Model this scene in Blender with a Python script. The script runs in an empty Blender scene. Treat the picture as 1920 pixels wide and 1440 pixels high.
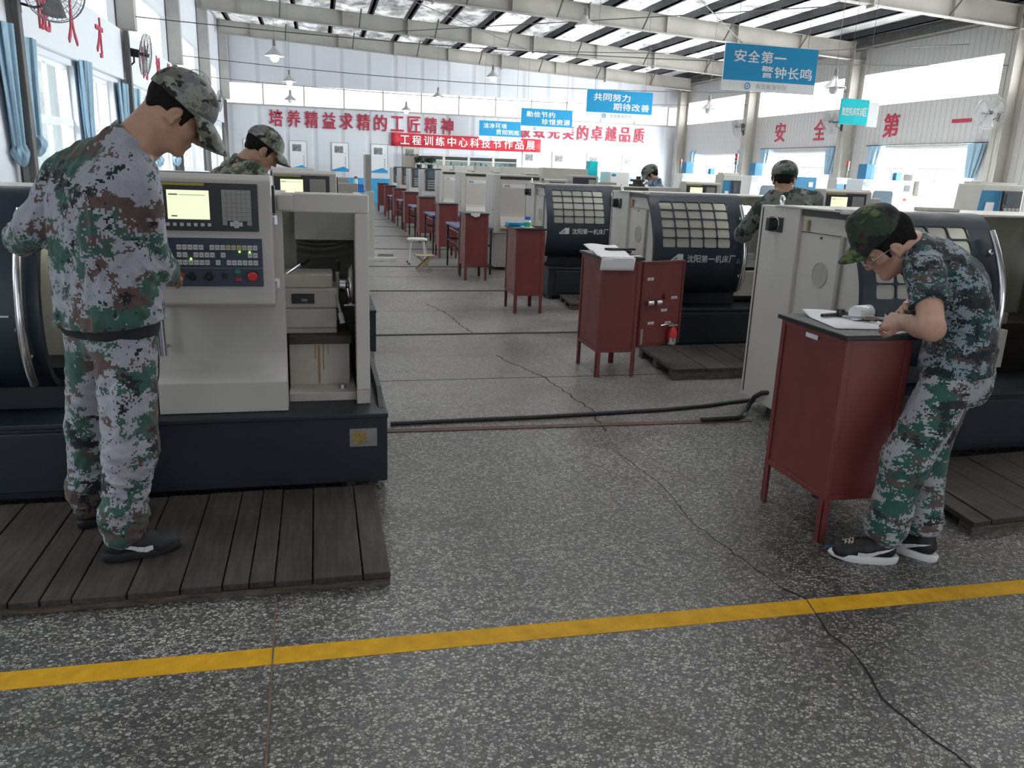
import bpy, bmesh, math, random
import numpy as np
from mathutils import Vector, Matrix
random.seed(7)
S = bpy.context.scene
COL = S.collection
PI = math.pi

# ------------------------------------------------------------------ camera
cam_data = bpy.data.cameras.new('camera')
cam = bpy.data.objects.new('camera', cam_data)
COL.objects.link(cam)
S.camera = cam
cam_data.sensor_width = 36.0
cam_data.sensor_fit = 'HORIZONTAL'
cam_data.lens = 1500.0 / 1920.0 * 36.0
cam_data.clip_start, cam_data.clip_end = 0.05, 300


def camera_matrix(yaw, pitch, roll, loc):
    fw = Vector((math.sin(yaw) * math.cos(pitch), math.cos(yaw) * math.cos(pitch), -math.sin(pitch)))
    r = Vector((math.cos(yaw), -math.sin(yaw), 0))
    u = r.cross(fw)
    c, s = math.cos(roll), math.sin(roll)
    r2, u2 = c * r + s * u, -s * r + c * u
    m = Matrix((r2, u2, -fw)).transposed().to_4x4()
    m.translation = loc
    return m


cam.matrix_world = camera_matrix(math.radians(13.8), math.radians(15.0), math.radians(2.15), (0, 0, 1.55))

# ------------------------------------------------------------------ exposure, world, daylight
S.view_settings.view_transform = 'Standard'
S.view_settings.look = 'None'
S.view_settings.gamma = 1.0
S.view_settings.use_curve_mapping = False
S.view_settings.exposure = 0.68
S.cycles.max_bounces = 7
S.cycles.diffuse_bounces = 4
S.cycles.glossy_bounces = 4
S.cycles.transmission_bounces = 6
S.cycles.transparent_max_bounces = 8
S.cycles.sample_clamp_indirect = 6.0
S.cycles.caustics_reflective = False
S.cycles.caustics_refractive = False
wd = bpy.data.worlds.new('overcast_sky')
S.world = wd
wd.use_nodes = True
wd.node_tree.nodes['Background'].inputs['Color'].default_value = (0.92, 0.955, 1.0, 1)
wd.node_tree.nodes['Background'].inputs['Strength'].default_value = 1.3


def daylight(name, loc, rot, sx, sy, power, color=(0.93, 0.97, 1.0)):
    l = bpy.data.lights.new(name, 'AREA')
    l.shape = 'RECTANGLE'
    l.size, l.size_y = sx, sy
    l.energy = power
    l.color = color
    o = bpy.data.objects.new(name, l)
    COL.objects.link(o)
    o.location, o.rotation_euler = loc, rot
    return o


# daylight: outside the window bands (the right side of the hall is the bright one)
daylight('right_window_daylight', (16.6, 23.0, 2.2), (0, math.radians(90), 0), 2.4, 24.0, 12000)
daylight('left_window_daylight', (-6.6, 18.0, 5.6), (0, math.radians(-48), 0), 3.0, 34.0, 4200)

# ------------------------------------------------------------------ materials
MATS = {}


def new_mat(name):
    m = bpy.data.materials.new(name)
    m.use_nodes = True
    nt = m.node_tree
    b = nt.nodes['Principled BSDF']
    MATS[name] = m
    return m, nt, b


def lk(nt, a, b):
    nt.links.new(a, b)


def obj_coord(nt, scale=1.0):
    tc = nt.nodes.new('ShaderNodeTexCoord')
    mp = nt.nodes.new('ShaderNodeMapping')
    mp.inputs['Scale'].default_value = (scale,) * 3 if not hasattr(scale, '__len__') else scale
    lk(nt, tc.outputs['Object'], mp.inputs['Vector'])
    return mp.outputs['Vector']


def noise(nt, vec, scale, detail=3.0, rough=0.55):
    n = nt.nodes.new('ShaderNodeTexNoise')
    n.inputs['Scale'].default_value = scale
    n.inputs['Detail'].default_value = detail
    n.inputs['Roughness'].default_value = rough
    if vec is not None:
        lk(nt, vec, n.inputs['Vector'])
    return n.outputs['Fac']


def ramp(nt, fac, stops, interp='LINEAR'):
    r = nt.nodes.new('ShaderNodeValToRGB')
    r.color_ramp.interpolation = interp
    el = r.color_ramp.elements
    while len(el) < len(stops):
        el.new(0.5)
    for e, (p, c) in zip(el, stops):
        e.position = p
        e.color = (c[0], c[1], c[2], 1) if hasattr(c, '__len__') else (c, c, c, 1)
    lk(nt, fac, r.inputs['Fac'])
    return r.outputs['Color']


def mixc(nt, fac, a, b, mode='MIX'):
    n = nt.nodes.new('ShaderNodeMix')
    n.data_type = 'RGBA'
    n.blend_type = mode
    for sock, v in ((n.inputs[0], fac), (n.inputs[6], a), (n.inputs[7], b)):
        if isinstance(v, (int, float)):
            sock.default_value = v
        elif hasattr(v, '__len__'):
            sock.default_value = (v[0], v[1], v[2], 1)
        else:
            lk(nt, v, sock)
    return n.outputs[2]


def math_n(nt, op, a, b=None):
    n = nt.nodes.new('ShaderNodeMath')
    n.operation = op
    for i, v in enumerate((a, b)):
        if v is None:
            continue
        if isinstance(v, (int, float)):
            n.inputs[i].default_value = v
        else:
            lk(nt, v, n.inputs[i])
    return n.outputs[0]


def bump(nt, b, height, strength=0.2, dist=0.01):
    n = nt.nodes.new('ShaderNodeBump')
    n.inputs['Strength'].default_value = strength
    n.inputs['Distance'].default_value = dist
    lk(nt, height, n.inputs['Height'])
    lk(nt, n.outputs['Normal'], b.inputs['Normal'])


def paint(name, color, rough=0.45, metal=0.0, var=0.10, nscale=2.5, bmp=0.0, bscale=60, spec=0.5, coat=0.0):
    """plain painted / plastic / metal surface with a little uneven wear"""
    m, nt, b = new_mat(name)
    v = obj_coord(nt)
    f = noise(nt, v, nscale, 5.0, 0.6)
    c0 = [max(0, x * (1 - var)) for x in color]
    c1 = [min(1, x * (1 + var)) for x in color]
    lk(nt, ramp(nt, f, [(0.3, c0), (0.7, c1)]), b.inputs['Base Color'])
    b.inputs['Metallic'].default_value = metal
    b.inputs['Specular IOR Level'].default_value = spec
    b.inputs['Coat Weight'].default_value = coat
    r = ramp(nt, noise(nt, v, nscale * 3, 3.0), [(0.3, max(0.02, rough - 0.08)), (0.7, min(1, rough + 0.08))])
    lk(nt, r, b.inputs['Roughness'])
    if bmp:
        bump(nt, b, noise(nt, v, bscale, 2.0), bmp, 0.004)
    return m


def emit(name, color, strength):
    m, nt, b = new_mat(name)
    b.inputs['Base Color'].default_value = (*color, 1)
    b.inputs['Emission Color'].default_value = (*color, 1)
    b.inputs['Emission Strength'].default_value = strength
    b.inputs['Roughness'].default_value = 0.4
    return m


def camo(name, base, blobs, pixel=0.008, scale=5.0, stretch=(1, 1, 1.9), rough=0.85):
    """printed camouflage: colour patches of several noises, cut into small square pixels when pixel > 0"""
    m, nt, b = new_mat(name)
    tc = nt.nodes.new('ShaderNodeTexCoord')
    vec = tc.outputs['Object']
    rgh = .76 if pixel else .62
    if pixel:
        sn = nt.nodes.new('ShaderNodeVectorMath')
        sn.operation = 'SNAP'
        lk(nt, vec, sn.inputs[0])
        sn.inputs[1].default_value = (pixel,) * 3
        vec = sn.outputs[0]
    col = base
    for i, (c, thr) in enumerate(blobs):
        mp = nt.nodes.new('ShaderNodeMapping')
        mp.inputs['Location'].default_value = (3.7 * i + 1.3, 5.1 * i - 2.2, 2.9 * i + 0.4)
        mp.inputs['Scale'].default_value = stretch
        lk(nt, vec, mp.inputs['Vector'])
        f = noise(nt, mp.outputs['Vector'], scale * (1.0 + 0.13 * i), 6.0, rgh)
        k = math_n(nt, 'GREATER_THAN', f, thr)
        col = mixc(nt, k, col, c)
    # woven cloth: faint colour grain and a fine bump
    g = noise(nt, tc.outputs['Object'], 220.0, 2.0)
    col2 = mixc(nt, 0.18, col, ramp(nt, g, [(0.3, 0.25), (0.7, 0.75)]), 'OVERLAY')
    lk(nt, col2, b.inputs['Base Color'])
    b.inputs['Roughness'].default_value = rough
    b.inputs['Specular IOR Level'].default_value = 0.2
    b.inputs['Sheen Weight'].default_value = 0.15
    fold = noise(nt, tc.outputs['Object'], 9.0, 2.0, 0.5)
    n1 = nt.nodes.new('ShaderNodeBump')
    n1.inputs['Strength'].default_value = 0.5
    n1.inputs['Distance'].default_value = 0.055
    lk(nt, fold, n1.inputs['Height'])
    lk(nt, n1.outputs['Normal'], b.inputs['Normal'])
    return m


# ------------------------------------------------------------------ mesh builder
class MB:
    def __init__(s):
        s.v, s.f, s.m = [], [], []

    def add(s, verts, faces, mi=0):
        o = len(s.v)
        s.v.extend([tuple(p) for p in verts])
        for f in faces:
            s.f.append([i + o for i in f])
            s.m.append(mi)
        return s

    def box(s, x0, x1, y0, y1, z0, z1, mi=0, M=None):
        p = [(x0, y0, z0), (x1, y0, z0), (x1, y1, z0), (x0, y1, z0), (x0, y0, z1), (x1, y0, z1), (x1, y1, z1), (x0, y1, z1)]
        if M is not None:
            p = [M @ Vector(q) for q in p]
        return s.add(p, [(3, 2, 1, 0), (4, 5, 6, 7), (0, 1, 5, 4), (1, 2, 6, 5), (2, 3, 7, 6), (3, 0, 4, 7)], mi)

    def cbox(s, c, d, mi=0, M=None):
        return s.box(c[0] - d[0] / 2, c[0] + d[0] / 2, c[1] - d[1] / 2, c[1] + d[1] / 2, c[2] - d[2] / 2, c[2] + d[2] / 2, mi, M)

    def prism(s, poly, axis, a, b, mi=0, M=None):
        """poly in the two other coordinates (yz for X, xz for Y, xy for Z), extruded from a to b"""
        n = len(poly)

        def P(p, t):
            q = {'X': (t, p[0], p[1]), 'Y': (p[0], t, p[1]), 'Z': (p[0], p[1], t)}[axis]
            return M @ Vector(q) if M is not None else q
        v = [P(p, a) for p in poly] + [P(p, b) for p in poly]
        ar = sum(poly[i][0] * poly[(i + 1) % n][1] - poly[(i + 1) % n][0] * poly[i][1] for i in range(n))
        flip = (ar < 0) != (axis == 'Y')
        F = [list(range(n))[::-1], list(range(n, 2 * n))] + [[i, (i + 1) % n, n + (i + 1) % n, n + i] for i in range(n)]
        if flip:
            F = [f[::-1] for f in F]
        if b < a:
            F = [f[::-1] for f in F]
        return s.add(v, F, mi)

    def ring(s, c, u, w, r, n):
        return [c + r * (math.cos(2 * PI * i / n) * u + math.sin(2 * PI * i / n) * w) for i in range(n)]

    def cyl(s, p0, p1, r0, r1=None, n=14, mi=0, cap=True):
        p0, p1 = Vector(p0), Vector(p1)
        r1 = r0 if r1 is None else r1
        d = (p1 - p0).normalized()
        u = d.orthogonal().normalized()
        w = d.cross(u)
        v = s.ring(p0, u, w, r0, n) + s.ring(p1, u, w, r1, n)
        F = [[i, (i + 1) % n, n + (i + 1) % n, n + i] for i in range(n)]
        if cap:
            F += [list(range(n))[::-1], list(range(n, 2 * n))]
        return s.add(v, F, mi)

    def tube(s, pts, r, n=8, mi=0, closed=False, cap=True):
        pts = [Vector(p) for p in pts]
        k = len(pts)
        rs = r if hasattr(r, '__len__') else [r] * k
        v, F = [], []
        u = None
        for i, p in enumerate(pts):
            a = pts[(i - 1) % k] if (i > 0 or closed) else p
            b = pts[(i + 1) % k] if (i < k - 1 or closed) else p
            d = (b - a).normalized()
            if u is None:
                u = d.orthogonal().normalized()
            else:
                u = (u - d * u.dot(d))
                u = u.normalized() if u.length > 1e-6 else d.orthogonal().normalized()
            v += s.ring(p, u, d.cross(u), rs[i], n)
        for i in range(k if closed else k - 1):
            a, b = i * n, ((i + 1) % k) * n
            F += [[a + j, a + (j + 1) % n, b + (j + 1) % n, b + j] for j in range(n)]
        if cap and not closed:
            F += [list(range(n))[::-1], list(range((k - 1) * n, k * n))]
        return s.add(v, F, mi)

    def turn(s, prof, c, axis='Z', n=24, mi=0):
        """lathe: prof = [(radius, along)], around axis through c"""
        c = Vector(c)
        A = {'X': (Vector((0, 1, 0)), Vector((0, 0, 1)), Vector((1, 0, 0))), 'Y': (Vector((0, 0, 1)), Vector((1, 0, 0)), Vector((0, 1, 0))),
             'Z': (Vector((1, 0, 0)), Vector((0, 1, 0)), Vector((0, 0, 1)))}[axis]
        v, F = [], []
        for r, t in prof:
            v += s.ring(c + A[2] * t, A[0], A[1], max(r, 1e-4), n)
        for i in range(len(prof) - 1):
            F += [[i * n + j, i * n + (j + 1) % n, (i + 1) * n + (j + 1) % n, (i + 1) * n + j] for j in range(n)]
        F += [list(range(n))[::-1], list(range((len(prof) - 1) * n, len(prof) * n))]
        return s.add(v, F, mi)

    def quad(s, a, b, c, d, mi=0):
        return s.add([a, b, c, d], [(0, 1, 2, 3)], mi)

    def sheet(s, fn, nu, nv, mi=0, wrap_u=False):
        """grid of points fn(u, v), u and v from 0 to 1"""
        v = [fn(i / nu, j / nv) for j in range(nv + 1) for i in range(nu + (0 if wrap_u else 1))]
        w = nu if wrap_u else nu + 1
        F = []
        for j in range(nv):
            for i in range(nu):
                F.append([j * w + i, j * w + (i + 1) % w, (j + 1) * w + (i + 1) % w, (j + 1) * w + i])
        return s.add(v, F, mi)

    def build(s, name, mats, parent=None, smooth=None, bevel=0.0, loc=None, seg=2, solid=0.0):
        me = bpy.data.meshes.new(name)
        me.from_pydata(s.v, [], s.f)
        me.polygons.foreach_set('material_index', s.m)
        mats = mats if isinstance(mats, (list, tuple)) else [mats]
        for m in mats:
            me.materials.append(MATS[m] if isinstance(m, str) else m)
        if smooth is not None:
            me.polygons.foreach_set('use_smooth', [True] * len(s.f))
            me.set_sharp_from_angle(angle=math.radians(smooth))
        me.update()
        o = bpy.data.objects.new(name, me)
        COL.objects.link(o)
        if parent is not None:
            o.parent = parent
        if loc is not None:
            o.location = loc
        if solid:
            sm = o.modifiers.new('thickness', 'SOLIDIFY')
            sm.thickness = solid
        if bevel:
            bm = o.modifiers.new('edges', 'BEVEL')
            bm.width = bevel
            bm.segments = seg
            bm.limit_method = 'ANGLE'
            bm.angle_limit = math.radians(40)
        return o


def thing(name, label, cat, loc=(0, 0, 0), rotz=0.0, group=None):
    o = bpy.data.objects.new(name, None)
    COL.objects.link(o)
    o.location = loc
    o.rotation_euler = (0, 0, rotz)
    o.empty_display_size = 0.1
    return tag(o, label, cat, group)


def tag(o, label, cat, group=None, kind=None):
    o['label'] = label
    o['category'] = cat
    if group:
        o['group'] = group
    if kind:
        o['kind'] = kind
    return o


def struct(o, label=None):
    o['kind'] = 'structure'
    if label:
        o['label'] = label
    return o


def dup(root, loc, rotz=None, label=None, group=None, skip=()):
    """copy of a thing with its parts and their sub-parts"""
    def cp(o, par):
        c = o.copy()
        COL.objects.link(c)
        if par is not None:
            c.parent = par
        for ch in o.children:
            if ch.name.split('.')[0] not in skip:
                cp(ch, c)
        return c
    r = cp(root, None)
    r.location = loc
    if rotz is not None:
        r.rotation_euler = (0, 0, rotz)
    if label:
        r['label'] = label
    if group:
        r['group'] = group
    return r


# ------------------------------------------------------------------ lettering
_glyphs = {}


def glyphs(text, bold=0.0, extrude=0.0):
    key = (text, bold, extrude)
    if key not in _glyphs:
        cu = bpy.data.curves.new('lettering', 'FONT')
        cu.body = text
        cu.size = 1.0
        cu.offset = bold
        cu.extrude = extrude
        cu.resolution_u = 3
        o = bpy.data.objects.new('lettering', cu)
        COL.objects.link(o)
        bpy.context.view_layer.update()
        me = bpy.data.meshes.new_from_object(o.evaluated_get(bpy.context.evaluated_depsgraph_get()))
        v = np.array([x.co[:] for x in me.vertices]) if len(me.vertices) else np.zeros((0, 3))
        f = [list(p.vertices) for p in me.polygons]
        bpy.data.objects.remove(o)
        bpy.data.curves.remove(cu)
        bpy.data.meshes.remove(me)
        _glyphs[key] = (v, f)
    return _glyphs[key]


def write(mb, text, origin, right, up, w, h, mi=0, bold=0.0, depth=0.0):
    """fit one line of lettering into the w x h box whose lower-left corner is origin; depth = thickness along right x up"""
    v, f = glyphs(text, bold, 0.5 if depth else 0.0)
    if not len(v):
        return mb
    right, up, origin = Vector(right), Vector(up), Vector(origin)
    n = right.cross(up)
    lo, hi = v.min(0), v.max(0)
    sx, sy = w / max(hi[0] - lo[0], 1e-6), h / max(hi[1] - lo[1], 1e-6)
    pts = [origin + right * ((p[0] - lo[0]) * sx) + up * ((p[1] - lo[1]) * sy) + n * (p[2] * depth) for p in v]
    return mb.add(pts, f, mi)


def write_row(mb, text, origin, right, up, cw, ch, pitch, mi=0, bold=0.0, depth=0.0, strike=0.0):
    """one character at a time, each fitted to a cw x ch cell; strike thickens the strokes by a shifted second copy"""
    right, up, origin = Vector(right), Vector(up), Vector(origin)
    for i, t in enumerate(text):
        v, f = glyphs(t, bold)
        if len(v):
            ex, ey = np.ptp(v[:, 0]), np.ptp(v[:, 1])
            fw, fh = min(1, ex / 0.85), min(1, ey / 0.80)
            fw, fh = max(fw, 0.12), max(fh, 0.12)
            o = origin + right * (i * pitch + cw * (1 - fw) / 2) + up * (ch * (1 - fh) / 2)
            n = right.cross(up)
            for a, b, c in ((0, 0, 0), (strike, 0, .0004), (strike / 2, strike * .6, .0008))[:3 if strike else 1]:
                write(mb, t, o + right * (a * cw) + up * (b * ch) + n * c, right, up, cw * fw, ch * fh, mi, bold, depth)
    return mb
# ------------------------------------------------------------------ setting materials
def terrazzo():
    m, nt, b = new_mat('terrazzo')
    v = obj_coord(nt)
    wv = nt.nodes.new('ShaderNodeMapping')
    wv.inputs['Rotation'].default_value = (0, 0, 0.5)
    wv.inputs['Scale'].default_value = (1.0, 1.25, 1.0)
    lk(nt, v, wv.inputs['Vector'])
    vo = nt.nodes.new('ShaderNodeTexVoronoi')
    vo.feature = 'DISTANCE_TO_EDGE'
    vo.inputs['Scale'].default_value = 75
    lk(nt, wv.outputs['Vector'], vo.inputs['Vector'])
    vc = nt.nodes.new('ShaderNodeTexVoronoi')
    vc.inputs['Scale'].default_value = 75
    lk(nt, wv.outputs['Vector'], vc.inputs['Vector'])
    sep = nt.nodes.new('ShaderNodeSeparateColor')
    lk(nt, vc.outputs['Color'], sep.inputs['Color'])
    chip = ramp(nt, sep.outputs['Red'], [(0.0, (.085, .085, .085)), (0.3, (.14, .14, .14)), (0.55, (.27, .267, .26)), (0.85, (.41, .405, .39)), (1.0, (.52, .51, .48))])
    edge = ramp(nt, vo.outputs['Distance'], [(0.05, 0), (0.13, 1)])
    c = mixc(nt, edge, (.065, .063, .064), chip)
    # the slabs past the first cable channel are paler, with fainter chips
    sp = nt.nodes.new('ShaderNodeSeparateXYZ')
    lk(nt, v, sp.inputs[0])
    far_pale = ramp(nt, math_n(nt, 'ADD', math_n(nt, 'MULTIPLY', sp.outputs['Y'], .1), math_n(nt, 'MULTIPLY', noise(nt, v, .8, 4.0), .12)), [(.50, 0), (.56, .42)])
    c = mixc(nt, far_pale, c, (.285, .275, .26))
    # worn lanes, oil stains
    st = ramp(nt, noise(nt, v, 0.55, 6.0, 0.65), [(0.30, (.58, .55, .52)), (0.55, (1, .985, .96)), (0.75, (1.12, 1.11, 1.08))])
    c = mixc(nt, 1.0, c, st, 'MULTIPLY')
    oil = ramp(nt, noise(nt, v, 1.7, 7.0, 0.7), [(0.53, (1, 1, 1)), (0.68, (.50, .46, .42))])
    c = mixc(nt, 0.8, c, oil, 'MULTIPLY')
    lk(nt, c, b.inputs['Base Color'])
    lk(nt, ramp(nt, noise(nt, v, 1.1, 6.0, 0.65), [(0.3, 0.30), (0.7, 0.50)]), b.inputs['Roughness'])
    b.inputs['Specular IOR Level'].default_value = 0.45
    bump(nt, b, noise(nt, v, 40, 3), 0.08, 0.004)


terrazzo()
paint('yellow_line_paint', (.62, .335, .014), 0.65, var=0.16, nscale=14, spec=0.25)
paint('wall_white', (.70, .715, .77), 0.7, var=0.02, nscale=0.8)
paint('white_frame', (.84, .85, .86), 0.4, var=0.03)
paint('steel_beige', (.40, .38, .345), 0.6, var=0.12, nscale=1.2, bmp=0.1)
paint('column_gray', (.40, .385, .37), 0.6, var=0.1)
paint('pipe_dark', (.10, .095, .09), 0.6, var=0.15)
paint('purlin_dark', (.022, .024, .030), 0.6, var=0.15)
paint('crack_dark', (.018, .017, .017), 0.9)
paint('joint_brass', (.16, .11, .07), 0.6, var=0.3, nscale=20)
paint('channel_dark', (.022, .02, .02), 0.7)
paint('channel_rust', (.10, .055, .045), 0.7, var=0.3, nscale=8)
paint('wire', (.06, .06, .065), 0.5)
paint('red_letter', (.43, .02, .055), 0.5, var=0.06)
paint('red_letter_side', (.62, .10, .11), 0.5, var=0.06)


def foil():
    m, nt, b = new_mat('foil_insulation')
    v = obj_coord(nt, (1, .45, 1))
    n1 = noise(nt, v, 3.0, 6.0, 0.7)
    lk(nt, ramp(nt, n1, [(0.3, (.42, .43, .44)), (0.7, (.86, .87, .87))]), b.inputs['Base Color'])
    b.inputs['Metallic'].default_value = 0.35
    b.inputs['Roughness'].default_value = 0.38
    bump(nt, b, noise(nt, v, 4.5, 5.0, 0.62), 0.9, 0.12)


foil()


def corrugated(name, color, axis, pitch=0.2):
    m, nt, b = new_mat(name)
    v = obj_coord(nt)
    sp = nt.nodes.new('ShaderNodeSeparateXYZ')
    lk(nt, v, sp.inputs[0])
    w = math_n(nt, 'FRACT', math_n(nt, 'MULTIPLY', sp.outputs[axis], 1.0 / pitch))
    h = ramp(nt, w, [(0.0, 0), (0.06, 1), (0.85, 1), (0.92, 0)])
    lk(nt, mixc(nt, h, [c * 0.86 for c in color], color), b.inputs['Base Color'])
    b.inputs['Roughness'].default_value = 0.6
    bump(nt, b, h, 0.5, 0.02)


corrugated('panel_cladding_right', (.55, .53, .53), 'Y', 0.19)
corrugated('panel_cladding_back', (.66, .675, .73), 'X', 1.05)


def frp(name, color, strength, axis, pitch):
    """translucent sheet lit by the daylight behind it, with faint ribs and dirt"""
    m, nt, b = new_mat(name)
    v = obj_coord(nt)
    sp = nt.nodes.new('ShaderNodeSeparateXYZ')
    lk(nt, v, sp.inputs[0])
    w = math_n(nt, 'FRACT', math_n(nt, 'MULTIPLY', sp.outputs[axis], 1.0 / pitch))
    h = ramp(nt, w, [(0.0, 0.86), (0.1, 1.0), (0.9, 1.0), (1.0, 0.86)])
    d = ramp(nt, noise(nt, v, 0.9, 4.0), [(0.3, 0.86), (0.7, 1.0)])
    c = mixc(nt, 1.0, mixc(nt, 1.0, h, d, 'MULTIPLY'), color, 'MULTIPLY')
    lk(nt, c, b.inputs['Base Color'])
    lk(nt, c, b.inputs['Emission Color'])
    b.inputs['Emission Strength'].default_value = strength
    b.inputs['Roughness'].default_value = 0.5


frp('daylight_sheet_right', (1.0, 1.0, 1.0), 5.0, 'Y', 0.9)
frp('daylight_sheet_left', (.90, .93, .90), 0.40, 'Y', 0.55)
frp('daylight_sheet_back', (1.0, .985, .94), 0.54, 'X', 1.55)
frp('fill_sheet_roof', (1.0, 1.0, 1.0), 5.4, 'Y', 1.1)  # added roof glow, unseen, brightens the near part of the hall


def glow_sheet(name, strength):
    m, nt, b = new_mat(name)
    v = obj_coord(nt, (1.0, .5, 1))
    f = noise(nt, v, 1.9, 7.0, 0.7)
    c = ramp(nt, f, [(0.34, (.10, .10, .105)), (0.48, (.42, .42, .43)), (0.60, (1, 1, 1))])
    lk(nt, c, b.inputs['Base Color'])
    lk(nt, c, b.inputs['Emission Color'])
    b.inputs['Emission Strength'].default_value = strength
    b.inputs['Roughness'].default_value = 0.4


glow_sheet('glow_sheet_bright', 1.7)  # right bays: bright reflection on the foil put in as mottled emission
glow_sheet('glow_sheet_dim', 0.42)  # left bays: foil lightened by a weak glow of its own


def glass_pane(name, tint, gloss=0.08):
    m, nt, b = new_mat(name)
    nt.nodes.remove(b)
    t = nt.nodes.new('ShaderNodeBsdfTransparent')
    t.inputs['Color'].default_value = (*tint, 1)
    g = nt.nodes.new('ShaderNodeBsdfGlossy')
    g.inputs['Roughness'].default_value = 0.03
    mx = nt.nodes.new('ShaderNodeMixShader')
    mx.inputs[0].default_value = gloss
    lk(nt, t.outputs[0], mx.inputs[1])
    lk(nt, g.outputs[0], mx.inputs[2])
    lk(nt, mx.outputs[0], nt.nodes['Material Output'].inputs['Surface'])


glass_pane('window_glass', (.93, .96, .95), 0.10)

# ------------------------------------------------------------------ room shell
XL, XR, YB, YF = -3.45, 15.5, 34.0, -4.0
BAY = [-1.3, 4.5, 10.3, 16.1, 21.9, 27.7, 33.5]


def zbeam(x):
    return 5.72 - 0.05 * x


def zroof(x):
    return zbeam(x) + 0.72


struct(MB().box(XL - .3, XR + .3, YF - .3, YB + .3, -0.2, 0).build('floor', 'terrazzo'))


def wall(name, axis, c0, c1, a_rng, z_rng, holes, mat):
    """wall slab between c0 and c1 on the axis, spanning a_rng x z_rng, with rectangular holes (a0, a1, z0, z1)"""
    A = sorted({a_rng[0], a_rng[1], *[h[0] for h in holes], *[h[1] for h in holes]})
    Z = sorted({z_rng[0], z_rng[1], *[h[2] for h in holes], *[h[3] for h in holes]})
    mb = MB()
    for i in range(len(A) - 1):
        run = None
        for j in range(len(Z) - 1):
            ca, cz = (A[i] + A[i + 1]) / 2, (Z[j] + Z[j + 1]) / 2
            solid = not any(h[0] < ca < h[1] and h[2] < cz < h[3] for h in holes)
            if solid:
                run = (run[0], Z[j + 1]) if run else (Z[j], Z[j + 1])
            if run and (not solid or j == len(Z) - 2):
                if axis == 'X':
                    mb.box(c0, c1, A[i], A[i + 1], run[0], run[1])
                else:
                    mb.box(A[i], A[i + 1], c0, c1, run[0], run[1])
                run = None
    return struct(mb.build(name, mat))


left_wins = [(2.6, 4.6), (5.6, 7.6), (8.4, 10.2), (11.75, 13.75), (14.55, 16.1), (17.5, 19.5), (20.3, 21.8), (23.2, 25.2), (26.0, 27.5), (28.9, 30.9), (31.7, 33.2)]  # the two nearest windows are added out of view for side light
LS = [(-.7, 4.9), (5.3, 10.9), (11.3, 16.7), (17.1, 22.1), (22.5, 27.7), (28.1, 33.4)]
left_holes = [(a, b, 1.25, 2.78) for a, b in left_wins] + [(-3.4, .4, 0, 3.2)] + [(a, b, 3.74, 4.75) for a, b in LS if b > 9]  # the tall opening is added out of view to light things from the left
wall('wall_left', 'X', XL - .25, XL, (YF, YB), (0, 7), left_holes, 'wall_white')
right_wins = [(17.0, 20.9, 0.9, 2.52), (22.8, 26.8, 0.9, 2.46), (28.5, 32.5, 0.9, 2.44), (11.2, 15.0, 0.9, 2.52)]
right_holes = right_wins + [(a, b, 3.68, 4.55) for a, b in ((10.5, 15.9), (16.3, 21.7), (22.1, 27.5), (27.9, 33.8))]
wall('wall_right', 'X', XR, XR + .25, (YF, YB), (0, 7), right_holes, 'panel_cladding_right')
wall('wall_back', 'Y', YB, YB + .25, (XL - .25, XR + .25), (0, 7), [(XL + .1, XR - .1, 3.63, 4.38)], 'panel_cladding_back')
wall('wall_front', 'Y', YF - .25, YF, (XL - .25, XR + .25), (0, 7), [(2.0, 8.5, 0, 2.8)], 'wall_white')  # opening behind the camera, added to let fill light in

# daylight sheets in the high bands
n_trim = 0
for a, b in ((10.5, 15.9), (16.3, 21.7), (22.1, 27.5), (27.9, 33.8)):
    struct(MB().box(XR + .08, XR + .11, a, b, 3.68, 4.55).build('window_band_right', 'daylight_sheet_right'))
for a, b in LS[1:]:
    struct(MB().box(XL - .14, XL - .11, a, b, 3.74, 4.75).build('window_band_left', 'daylight_sheet_left'))
mb = MB()
struct(MB().box(XL + .1, XR - .1, YB + .08, YB + .1, 3.63, 4.38).build('window_band_back', 'daylight_sheet_back'))
mb = MB()
x = XL + 1.5
while x < XR - .3:
    mb.box(x - .022, x + .022, YB + .03, YB + .08, 3.63, 4.38)
    x += 1.53
mb.box(XL + .1, XR - .1, YB - .03, YB + .05, 3.58, 3.64)
struct(mb.build('trim_back_band', 'column_gray'))

# blue dado on the back wall
paint('sky_screen_gray', (.30, .31, .305), 0.8)
struct(MB().box(-9.5, -9.2, 5.5, 42, -.2, 5.5).build('sky_screen', 'sky_screen_gray'))  # added screen, dims the sky seen through the left windows
struct(MB().box(-12, XL - .3, -9, 42, -.3, -.2).build('exterior_ground', 'column_gray'))
paint('dado_blue', (.05, .33, .62), 0.5)
struct(MB().box(XL, XR, YB - .012, YB, 0, 1.0).build('baseboard_back', 'dado_blue'))

# left wall: proud white panel band carrying the red characters, with a sill line
for a, b in ((5.3, 10.8), (11.3, 16.75), (17.1, 22.15), (22.5, 27.75), (28.1, 33.4)):
    struct(MB().box(XL, XL + .10, a, b, 2.86, 3.72).build('trim_panel_left', 'wall_white', bevel=.008))
    struct(MB().box(XL + .0, XL + .14, a, b, 1.10, 1.16).build('trim_sill_left', 'white_frame', bevel=.01))
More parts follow.
